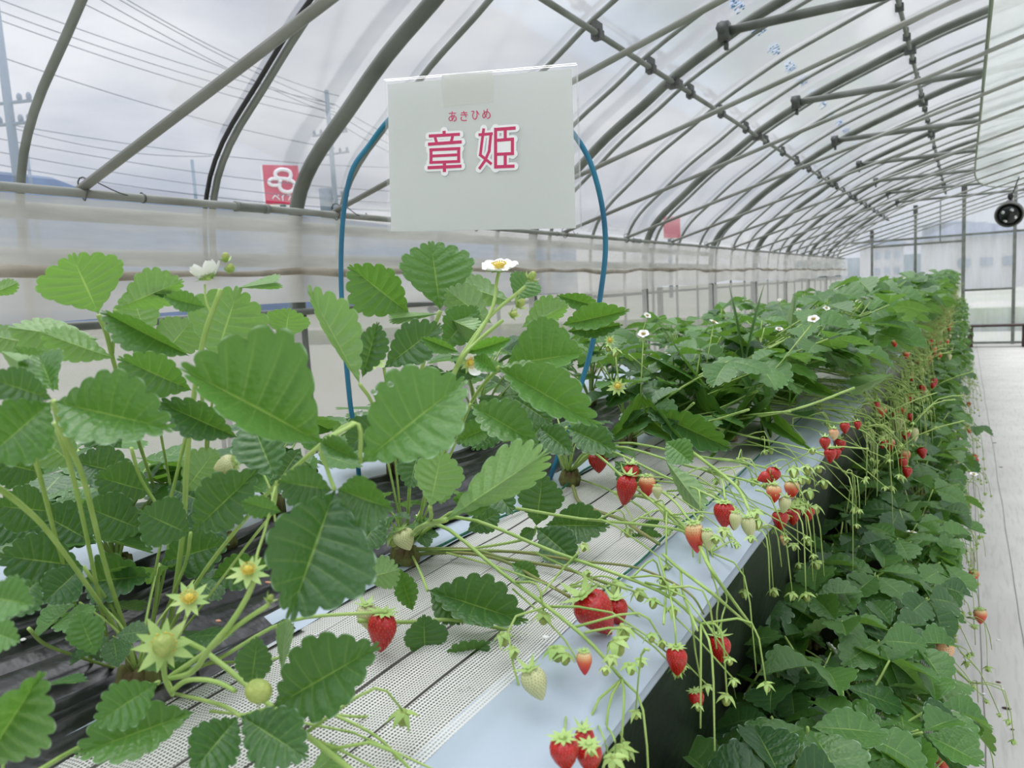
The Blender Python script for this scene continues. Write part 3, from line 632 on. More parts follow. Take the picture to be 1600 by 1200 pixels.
# red billboards
def billboard(px0, py0, px1, py1, d, label, logo):
    c0 = D(px0, py0, d); c1 = D(px1, py0, d*1.02); cb = D(px0, py1, d); ex = unit((c1-c0)*np.array([1, 1, 0])); wv = np.linalg.norm((c1-c0)[:2]); hh = c0[2]-cb[2]
    bn = unit(np.cross(ex, (0, 0, 1))); o_ = c0+np.array([0, 0, 0])
    t = empty('billboard', (c0[0], c0[1], -.2))
    W3 = lambda u, v, q=0: c0 + ex*u*wv - np.array([0, 0, 1])*v*hh + bn*q - np.array([c0[0], c0[1], -.2])
    def slab(poly, q0, q1, name, m):
        mb = MB(); n = len(poly); mb.add([W3(u, v, q0) for u, v in poly]+[W3(u, v, q1) for u, v in poly], [tuple(range(n)), tuple(range(2*n-1, n-1, -1))]+[(i, (i+1) % n, n+(i+1) % n, n+i) for i in range(n)]); return mb.obj(name, m, t, False)
    s = 1 if np.dot(bn, CAM-c0) > 0 else -1
    slab([(0, 0), (1, 0), (1, 1), (0, 1)], 0, -.8*s, 'cabinet', M['white_paint']); slab([(0.01, .01), (.99, .01), (.99, .99), (.01, .99)], 0, .06*s, 'face', M['red_board'])
    def stroke(pts, r, name):
        mb = MB(); mb.tube([W3(u, v, .09*s) for u, v in pts], r, 6, smooth=4); mb.obj(name, M['white_paint'], t)
    if logo:
        stroke([(.62, .40), (.75, .30), (.72, .16), (.5, .12), (.34, .2), (.38, .33), (.62, .36), (.8, .42), (.84, .56), (.7, .68), (.5, .66), (.42, .55), (.46, .38)], .16, 'logo')
        stroke([(.46, .36), (.22, .36), (.14, .45), (.22, .52), (.42, .52)], .14, 'logo')
        for pts in ([(.2, .86), (.28, .78), (.4, .88)], [(.36, .76), (.38, .78)], [(.52, .76), (.46, .82), (.48, .82), (.48, .91)], [(.6, .77), (.7, .77), (.64, .9)], [(.76, .78), (.88, .78)], [(.76, .88), (.88, .88), (.88, .78)]): stroke(pts, .05, 'lettering')
    mb = MB(); mb.tube([W3(.5, .98, -.4*s), np.array(W3(.5, .98, -.4*s))*np.array([1, 1, 0])], .25, 8); mb.obj('mast', M['concrete'], t); tag(t, label, 'billboard', 'red billboards outside')
billboard(409, 257, 466, 319, 60, 'red billboard with a white looped logo outside, left of the thick arch', True)
billboard(1036, 338, 1062, 372, 90, 'small faint red billboard outside, right of the name sign', False)
# hills and far houses
def hill(pts, d, name, lab, col):
    mb = MB(); P = [D(x, y, d) for x, y in pts]; B = [np.array([p[0], p[1], -1]) for p in P]; Q = [np.array([p[0]*1.12, p[1]*1.12, -1]) for p in P]; n = len(P)
    mb.add(P+B+Q, [(i, i+1, n+i+1, n+i) for i in range(n-1)]+[(i, 2*n+i, 2*n+i+1, i+1) for i in range(n-1)]); o = mb.obj(name, mat(name, col, .95, noise=(tuple(c*.8 for c in col[:3])+(1,), .05))); struct(o)
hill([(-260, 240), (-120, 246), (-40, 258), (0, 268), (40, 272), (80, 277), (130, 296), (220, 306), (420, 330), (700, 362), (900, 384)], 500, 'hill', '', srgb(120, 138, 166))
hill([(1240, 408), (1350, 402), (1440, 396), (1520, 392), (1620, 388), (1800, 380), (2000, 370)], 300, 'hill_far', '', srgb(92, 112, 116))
def house(px0, px1, ytop, yeave, d, lab, wall, roofc, wins=True):
    a = D(px0, yeave, d); b = D(px1, yeave, d*1.0); ex = unit((b-a)*np.array([1, 1, 0])); wv = np.linalg.norm((b-a)[:2]); he = a[2]+.2; hr = D((px0+px1)/2, ytop, d)[2]+.2; ey = np.array([-ex[1], ex[0], 0]); dp = wv*.7
    t = empty('house', (a[0], a[1], -.2)); W = lambda u, v, z: ex*u+ey*v+np.array([0, 0, z])
    mb = MB(); mb.add([W(u, v, z) for u in (0, wv) for v in (0, dp) for z in (0, he)], [(0, 1, 3, 2), (4, 6, 7, 5), (0, 4, 5, 1), (2, 3, 7, 6)]); mb.obj('wall', wall, t, False)
    mb = MB(); e = .5; mb.add([W(-e, -e, he), W(wv+e, -e, he), W(wv+e, dp+e, he), W(-e, dp+e, he), W(wv*.3, dp/2, hr), W(wv*.7, dp/2, hr)], [(0, 1, 5, 4), (1, 2, 5), (2, 3, 4, 5), (3, 0, 4), (3, 2, 1, 0)]); mb.obj('roof', roofc, t, False)
    if wins:
        for i in range(3):
            for z in ([he*.3, he*.68] if he > 4 else [he*.45]):
                u = wv*(.12+.3*i); mb = MB(); mb.add([W(u+q, -.06-r_, z+s) for q in (0, wv*.16) for r_ in (0, .05) for s in (0, he*.16)], [(0, 1, 3, 2), (4, 6, 7, 5), (0, 4, 5, 1), (2, 3, 7, 6), (2, 6, 4, 0), (1, 5, 7, 3)][:6]); mb.obj('window', M['concrete'], t, False)
    tag(t, lab, 'house', 'houses beyond the end wall')
wl = mat('house_wall', srgb(190, 188, 186), .8); dk = mat('house_wall_grey', srgb(96, 108, 130), .8); rf = mat('house_roof', srgb(74, 88, 112), .6)
house(1483, 1600, 344, 372, 55, 'grey house with dark roof seen through the end wall, behind the bench', wl, rf)
house(1460, 1512, 344, 350, 80, 'tall dark block house beyond the end wall, left of the grey house', dk, rf, False)
house(1360, 1412, 372, 384, 90, 'pale low house beyond the end wall above the bed', wl, rf)
house(1605, 1720, 352, 376, 60, 'pale house beyond the end wall, right of the grey house', wl, rf)
mb = MB(); mb.box((-30, 21, -.04), (30, 21.4, .5)); tag(mb.obj('hedge', mat('hedge_green', srgb(104, 124, 74), .95, noise=(srgb(140, 150, 100), 3), bump=1, bscale=5)), 'low strip of green weeds outside behind the bench', 'weeds', None, 'stuff')

# ================================================================== BEDS
BZ = 1.15; BY0, BY1 = .12, 16.6
rip = lambda x, y, a=1.0: a*(.0016*math.sin(x*160+math.sin(y*5)*2)+.0012*math.sin(y*34+x*20)+.0015*math.sin(y*9.3+x*31))
bed = empty('raised_bed', (-.68, BY0, 0)); BO = np.array([-.68, BY0, 0])
def strip(name, m, x0, x1, zf, nx, ny, parent, y0=BY0, y1=BY1):
    mb = MB(); mb.add(*sheet(lambda a, b: (x0+(x1-x0)*b-BO[0], y0+(y1-y0)*a**1.6-BO[1], zf(x0+(x1-x0)*b, y0+(y1-y0)*a**1.6)), ny, nx)); return mb.obj(name, m, parent)
def edge_z(x, y):
    t = max(0, (x+.262)/.05)
    return BZ-.001+rip(x, y, .7)-.014*t*t
strip('white_film', M['white_film'], -.31, -.214, edge_z, 12, 700, bed)
under = mat('net_backing', srgb(132, 130, 122), .7, noise=(srgb(90, 88, 80), 9))
_t = under.node_tree; _n = [n for n in _t.nodes if n.type == 'TEX_NOISE'][0]; _c = [n for n in _t.nodes if n.type == 'TEX_COORD'][0]; _m = nd(_t, 'ShaderNodeMapping'); _m.inputs['Scale'].default_value = (14, .35, 1); _t.links.new(_c.outputs['Object'], _m.inputs[0]); _t.links.new(_m.outputs[0], _n.inputs['Vector'])
strip('backing_sheet', under, -.585, -.30, lambda x, y: BZ-.005+rip(x, y, .6), 14, 500, bed)
# net in lapped lengths with dark gaps between them
for k, (xa, xb) in enumerate(((-.352, -.300), (-.402, -.3545), (-.446, -.4045), (-.50, -.4485), (-.532, -.5025))):
    strip('net', M['net'], xa, xb, lambda x, y, k=k: BZ+.0005+rip(x, y, .6)+.0012*math.sin(y*11+k), 6, 400, bed)
for xa, xb in ((-.3545, -.352), (-.4045, -.402), (-.4485, -.446), (-.5025, -.50)):
    strip('net_seam', mat('dark_seam', srgb(70, 66, 60), .8), xa, xb, lambda x, y: BZ-.002+rip(x, y, .6), 1, 300, bed)
strip('white_film', M['white_film'], -.585, -.53, lambda x, y: BZ+.002+rip(x, y, 1.2), 6, 500, bed)
strip('mulch_film', M['black_film'], -.602, -.522, lambda x, y: BZ+.0045+rip(x, y, 1.2)+.003*math.sin(x*200+y*9), 14, 120, bed, BY0, .47)
strip('mulch_film', M['black_film'], -.86, -.575, lambda x, y: BZ+.002+rip(x, y, 2.4)+.004*math.sin((x+.8)*14)+.0022*math.sin(x*260+y*8), 40, 600, bed)
strip('white_film', M['white_film'], -1.14, -.86, lambda x, y: BZ-.001+rip(x, y, 1), 16, 300, bed)
V = []
mb = MB(); prof = [(-.222, 1.128), (-.232, 1.09), (-.245, 1.0), (-.27, .88), (-.31, .78), (-.40, .74), (-.68, .70), (-.96, .78), (-1.10, 1.0), (-1.135, 1.14)]
prof2, _ = catmull(np.array([(x, 0, z) for x, z in prof]), np.ones(len(prof)), 5)
ny = 260
for i in range(ny+1):
    y = BY0+(BY1-BY0)*(i/ny)**1.5
    for j, p in enumerate(prof2): V.append((p[0]-BO[0]+.006*math.sin(y*15+p[2]*9)*min(1, j/6)+.003*math.sin(y*47+p[2]*20)*min(1, j/4), y-BO[1], p[2]))
n = len(prof2); mb.add(V, [(i*n+j, i*n+j+1, (i+1)*n+j+1, (i+1)*n+j) for i in range(ny) for j in range(n-1)])
for yy in (0, ny): mb.f.append(tuple(yy*n+j for j in range(n))); mb.mi.append(0)
mb.obj('black_trough', M['black_film'], bed)
mb = MB(); mb.tube([(-.2225-BO[0], 0, 1.1275), (-.2225-BO[0], BY1-BY0, 1.1275)], .0085, 8); mb.obj('edge_pipe', M['white_film'], bed)
for y in (.9, 2.9, 4.9, 6.9, 8.9, 10.9, 12.9, 14.9):
    for x in (-.50, -.92): mb = MB(); mb.tube([(x-BO[0], y-BO[1], 0), (x-BO[0], y-BO[1], .80)], .016, 8); mb.obj('leg', M['steel'], bed)
tag(bed, 'long upper raised growing bed with white film, net strips and black mulch', 'raised bed', 'long growing beds')
# green cord on the bed
mb = MB(); pts = [(-.545, .50), (-.556, .56), (-.541, .63), (-.535, .70), (-.531, .80), (-.512, .92), (-.52, 1.02), (-.535, 1.12), (-.52, 1.3)]
mb.tube([(x, y, BZ+.0065) for x, y in pts], .0016, 6, smooth=6); tag(mb.obj('cord', M['cord']), 'thin twisted green cord lying along the edge of the white net', 'cord', 'green cords')
mb = MB(); mb.tube([(x, y, BZ+.0055) for x, y in [(-.305, .60), (-.298, .74), (-.301, .86), (-.292, 1.0), (-.296, 1.4), (-.29, 1.9)]], .0013, 6, smooth=5); tag(mb.obj('cord', M['cord']), 'thin green cord showing at the outer edge of the net on the white film', 'cord', 'green cords')
# lower bed
LZ = .74; lb = empty('lower_bed', (-.2, .12, 0)); BO = np.array([-.2, BY0, 0])
strip('net', M['net'], -.15, -.02, lambda x, y: LZ+.004+rip(x, y, .8), 8, 300, lb)
strip('backing_sheet', under, -.15, -.01, lambda x, y: LZ-.001+rip(x, y, .6), 6, 300, lb)
strip('mulch_film', M['black_film'], -.36, -.15, lambda x, y: LZ+.001+rip(x, y, 2.4), 14, 400, lb)
mb = MB(); V = []; prof = [(-.01, .735), (-.015, .68), (-.05, .56), (-.12, .47), (-.22, .44), (-.32, .52), (-.37, .66), (-.372, .735)]
for i in range(81):
    y = BY0+(BY1-BY0)*i/80
    for x, z in prof: V.append((x-BO[0], y-BO[1], z))
n = len(prof); mb.add(V, [(i*n+j, i*n+j+1, (i+1)*n+j+1, (i+1)*n+j) for i in range(80) for j in range(n-1)]+[tuple(range(n)), tuple(80*n+j for j in range(n))]); mb.obj('trough', M['black_film'], lb)
for y in (1.9, 3.9, 5.9, 7.9, 9.9, 11.9, 13.9):
    for x in (-.12, -.28): mb = MB(); mb.tube([(x-BO[0], y-BO[1], 0), (x-BO[0], y-BO[1], .47)], .014, 8); mb.obj('leg', M['steel'], lb)
tag(lb, 'long lower growing bed beside the aisle, almost hidden under leaves', 'raised bed', 'long growing beds')

# ================================================================== SIGN ON ITS HOOP
TL = D(605, 131, 1.12); TR = D(893, 107, 1.034); BL = D(611, 361, 1.12); 
ex = TR-TL; ey = unit(BL-TL); wS = np.linalg.norm(ex); ex = unit(ex); hS = .2185; nS = np.cross(ex, ey)   # nS away from the camera?
if np.dot(nS, CAM-TL) < 0: nS = -nS
sg = empty('name_sign', TL)
SP = lambda u, v, q=0: ex*u + ey*v*1.0 + nS*q                # metres from the top left corner
def plate(poly, q0, q1, name, m, parent, mbb=None):
    mb = mbb or MB(); n = len(poly); mb.add([SP(u, v, q0) for u, v in poly]+[SP(u, v, q1) for u, v in poly], [tuple(range(n)), tuple(range(2*n-1, n-1, -1))]+[(i, (i+1) % n, n+(i+1) % n, n+i) for i in range(n)])
    return mb if mbb else mb.obj(name, m, parent, False)
V, f = sheet(lambda a, b: SP(wS*a, hS*b, -.0012+.0016*math.sin(a*5+b*2)*math.sin(b*3)), 24, 18); mb = MB(); mb.add(V, f)
mb.obj('paper', M['paper'], sg)
V, f = sheet(lambda a, b: SP(-.004+(wS+.0115)*a, -.006+(hS+.0075)*b, .0022), 2, 2); mb = MB(); mb.add(V, f)
for q in (.0022, -.0035):
    mb.tube([SP(-.004, -.006, q), SP(wS+.0075, -.006, q)], .0005, 4); mb.tube([SP(wS+.0075, -.006, q), SP(wS+.0075, hS+.0015, q)], .0006, 4)
mb.obj('clear_sleeve', M['sleeve'], sg, False)
px2 = lambda x, y: ((x-605)/288.0*wS, None)
def S2(x, y):
    """crop pixel (500,50 crop at 3.2x) to sign metres"""
    X = 500+x/3.2; Y = 50+y/3.2; r = wr(X, Y); q = nS; tt = np.dot(TL-CAM, q)/np.dot(r, q); p = CAM+r*tt-TL
    G = np.array([[1, np.dot(ex, ey)], [np.dot(ex, ey), 1]]); s = np.linalg.solve(G, [np.dot(p, ex), np.dot(p, ey)]); return s[0], s[1]
plate([S2(612, 222), S2(868, 200), S2(866, 352), S2(760, 362), S2(620, 376)], .0024, .0028, 'tape', film('clear_tape', .55, (.85, .85, .80, 1), .3, gl=.4), sg)
def bars(name, segs, q0, q1, m, extra=0.0, dx=0, dy=0, parent=sg, rnd=False):
    mb = MB()
    for s in segs:
        pts, wd = s[0], s[1]; P = [np.array(S2(x+dx, y+dy)) for x, y in pts]; hw = (wd/3.2*1.077/F)/2+extra
        for i in range(len(P)-1):
            a, b = P[i], P[i+1]; d = (b-a)/(np.linalg.norm(b-a)+1e-9); n_ = np.array([-d[1], d[0]]); e0 = hw if (i > 0 or extra) else 0; e1 = hw if (i < len(P)-2 or extra) else 0
            if rnd or extra:
                c = []
                for k in range(9): an = PI*k/8; c.append(b + n_*hw*math.cos(an)+d*hw*math.sin(an))
                for k in range(9): an = PI*k/8; c.append(a - n_*hw*math.cos(an)-d*hw*math.sin(an))
                plate([tuple(p) for p in c], q0, q1, name, m, parent, mb)
            else:
                plate([tuple(a-n_*hw-d*e0), tuple(b-n_*hw+d*e1), tuple(b+n_*hw+d*e1), tuple(a+n_*hw-d*e0)], q0, q1, name, m, parent, mb)
            q1 += 2e-6
    return mb.obj(name, m, parent, False)
K1 = [([(625, 498), (626, 520)], 17), ([(549, 524), (704, 515)], 15), ([(580, 530), (590, 562)], 15), ([(668, 524), (660, 556)], 15), ([(545, 565), (713, 553)], 16),
      ([(560, 590), (560, 662)], 16), ([(698, 580), (698, 652)], 16), ([(552, 593), (706, 586)], 15), ([(560, 624), (698, 617)], 14), ([(552, 656), (706, 650)], 14), ([(543, 682), (712, 674)], 16), ([(627, 655), (627, 703)], 17)]
K2 = [([(823, 486), (813, 560), (806, 618), (862, 664)], 14), ([(858, 518), (850, 598), (830, 645), (800, 688)], 14), ([(797, 518), (868, 512)], 14),
      ([(882, 483), (882, 686)], 16), ([(875, 492), (982, 484)], 16), ([(930, 490), (930, 545)], 16), ([(890, 545), (974, 539)], 15), ([(966, 538), (966, 618)], 16), ([(890, 615), (974, 611)], 15), ([(930, 612), (930, 672)], 16), ([(875, 678), (976, 674)], 16)]
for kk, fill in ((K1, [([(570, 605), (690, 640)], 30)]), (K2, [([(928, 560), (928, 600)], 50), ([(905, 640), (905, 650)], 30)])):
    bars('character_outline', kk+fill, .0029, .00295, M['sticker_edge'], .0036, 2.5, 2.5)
    bars('character_outline', kk+fill, .0030, .0033, M['sticker'], .0033)
    bars('character', kk, .0034, .0037, M['pink'])
def kana(x0, y0, w_, h_, strokes):
    return [([(x0+u*w_, y0+(1-v)*h_) for u, v in s], 4.4) for s in strokes]
def sm(pts): 
    P, _ = catmull(np.array([(a, b, 0) for a, b in pts]), np.ones(len(pts)), 5); return [(p[0], p[1]) for p in P]
kan = []
kan += kana(645, 402, 44, 48, [[(.12, .82), (.86, .84)], sm([(.45, 1), (.42, .5), (.5, .08)]), sm([(.70, .66), (.6, .35), (.35, .08), (.14, .12), (.10, .32), (.35, .52), (.66, .54), (.90, .38), (.88, .15), (.66, .0)])])
kan += kana(703, 400, 42, 47, [[(.18, .82), (.84, .84)], [(.12, .60), (.88, .62)], [(.46, 1), (.72, .40)], sm([(.2, .38), (.14, .18), (.30, .02), (.80, .03)])])
kan += kana(760, 396, 42, 44, [sm([(.05, .88), (.34, .88), (.18, .5), (.22, .18), (.42, .0), (.62, .14), (.70, .5), (.66, .95)]), [(.68, .92), (.92, .55)]])
kan += kana(815, 390, 42, 46, [sm([(.2, .88), (.28, .5), (.48, .15)]), sm([(.62, 1), (.5, .45), (.22, .06), (.06, .25), (.16, .52), (.45, .72), (.78, .64), (.95, .34), (.84, .1), (.62, .0)])])
bars('reading_text', kan, .0030, .0034, M['pink'], 0, 0, 0, sg, True)
tag(sg, 'white laminated name card with magenta characters taped to the blue hoop', 'sign')
# blue hoop: two legs in the bed, bow behind the card
hp = [(862, 740, 1.20), (880, 690, 1.19), (905, 610, 1.18), (925, 540, 1.17), (939, 455, 1.16), (946, 390, 1.15), (942, 330, 1.14), (928, 270, 1.13), (905, 222, 1.12), (868, 178, 1.115), (820, 146, 1.12), (768, 128, 1.13), (715, 126, 1.14), (668, 136, 1.155), (625, 162, 1.17), (596, 190, 1.18), (572, 222, 1.19), (552, 262, 1.20), (540, 310, 1.21), (534, 370, 1.22), (533, 440, 1.225), (537, 520, 1.23), (546, 620, 1.235), (556, 690, 1.24)]
pts = [D(*p) for p in hp]; pts = [p+(-nS*.012 if 8 <= i <= 16 else 0) for i, p in enumerate(pts)]; pts = [PZ(855, 757, BZ-.03)]+pts+[pts[-1]*np.array([1, 1, 0])+np.array([0, 0, BZ-.03])]
mb = MB(); mb.tube(pts, .0041, 10, smooth=6); tag(mb.obj('hoop', M['blue_hoop']), 'thin blue plastic hoop stuck in the bed, holding the name card', 'hoop')

# ================================================================== HERO PLANTS (near the camera)
def hero_leaflet(parent, b, t, wn, wo, db, dt, top=1, mk='leaf', curl=.06, cup=.03, seed=None, fold=None, N=None):
    """leaflet from screen-measured base/tip at real depths; wn/wo half widths (px) on the two sides"""
    B = D(b[0], b[1], db); T = D(t[0], t[1], dt); A = T-B; Lr = np.linalg.norm(A); A = A/Lr
    mid = (B+T)/2; v = unit(mid-CAM); dm = (db+dt)/2
    W = unit(np.cross(A, v)); dpx = np.array([t[0]-b[0], t[1]-b[1]], float); nsc = np.array([-dpx[1], dpx[0]])
    # is W on the +n side of the screen?
    wc = R.T @ W
    if wc[0]*nsc[0] + (-wc[1])*nsc[1] < 0: W = -W
    Nn = unit(np.cross(W, A))
    if np.dot(Nn, v) > 0: Nn = -Nn                     # faces the camera
    wm = max(wn, wo)*1.03; wreal = max(wm*dm/F, Lr*.30); wpx = wreal*F/dm
    fa = math.degrees(math.acos(min(.985, wn/wpx))); fb = math.degrees(math.acos(min(.985, wo/wpx)))
    if not top: fa, fb = -fa, -fb
    if fold: fa, fb = fa*fold, fb*fold
    seed = seed if seed is not None else int(b[0]*7+b[1]*3) % 997
    # build with +x side = W (wn side); top normal towards camera if top
    mb = MB(); Nt = Nn if top else -Nn
    Lpx = math.hypot(*dpx); N = N or 10
    if np.dot(np.cross(W, A), Nt) < 0:
        add_leaflet(mb, np.zeros(3), A, -W, Nt, Lr, 2*wreal, (abs(fb) if top else abs(fb), abs(fa)), curl*(1 if top else 1), cup, 0, seed, N, 6, 10, pucker=.026)
    else:
        add_leaflet(mb, np.zeros(3), A, W, Nt, Lr, 2*wreal, (abs(fa), abs(fb)), curl, cup, 0, seed, N, 6, 10, pucker=.026)
    o = mb.obj('leaflet', M[mk], parent)
    o.location = Vector(B)-parent_loc(parent); return o
def parent_loc(p):
    v = Vector((0, 0, 0))
    while p is not None: v += p.location; p = p.parent
    return v
def tube_px(parent, name, pts, wpx, m='stem', taper=.85, n=8):
    """pts: (x, y, depth); wpx: screen width in px at the first point"""
    P = [D(*p) if len(p) == 3 else np.array(p[0]) for p in pts]; r0 = wpx*depth(P[0])/F/2; mb = MB(); off = np.array(parent_loc(parent))
    mb.tube([p-off for p in P], np.linspace(r0, r0*taper, len(P)), n, smooth=5); return mb.obj(name, M[m], parent)
def crown(p, loc, r=.010):
    mb = MB(); rs = np.random.RandomState(int(loc[0]*1000) % 99)
    for k in range(9):
        a = 2*PI*k/9; mb.tube([(r*.9*math.cos(a), r*.9*math.sin(a), -.016), (r*math.cos(a), r*math.sin(a), -.006), (r*1.1*math.cos(a+.3), r*1.1*math.sin(a+.3), .004+.006*rs.rand())], [.006, .008, .003], 6)
    mb.ball((0, 0, -.010), (r*1.1, r*1.1, .012), 10, 6); mb.obj('crown', M['crown'], p)
PA = empty('strawberry_plant', PZ(215, 1052, BZ+.016)); PB = empty('strawberry_plant', (-.80, .60, BZ+.016)); PC = empty('strawberry_plant', PZ(632, 862, BZ+.016)); PD = empty('strawberry_plant', PZ(890, 742, BZ+.016))
PE = empty('strawberry_plant', (-.50, .20, BZ+.016))
tag(PA, 'large strawberry plant at lower left with the biggest leaves, tall stems rising from black film', 'strawberry plant', 'nearest strawberry plants')
tag(PB, 'strawberry plant at far left against the side curtain with backlit pale green leaves', 'strawberry plant', 'nearest strawberry plants')
tag(PC, 'strawberry plant in front of the hoop, open white flower above its upright leaves', 'strawberry plant', 'nearest strawberry plants')
tag(PD, 'strawberry plant with brown crown at the foot of the blue hoop', 'strawberry plant', 'nearest strawberry plants')
tag(PE, 'strawberry plant at the bottom left edge, blurred leaves nearest the camera', 'strawberry plant', 'nearest strawberry plants')
for p_ in (PA, PB, PC, PD, PE): crown(p_, p_.location)
LV = {}
def leafgrp(pl, key):
    if key not in LV: LV[key] = empty('leaf', (0, 0, 0), pl)
    return LV[key]
O, Y_, K_ = 'leaf_old', 'leaf_young', 'leaf'
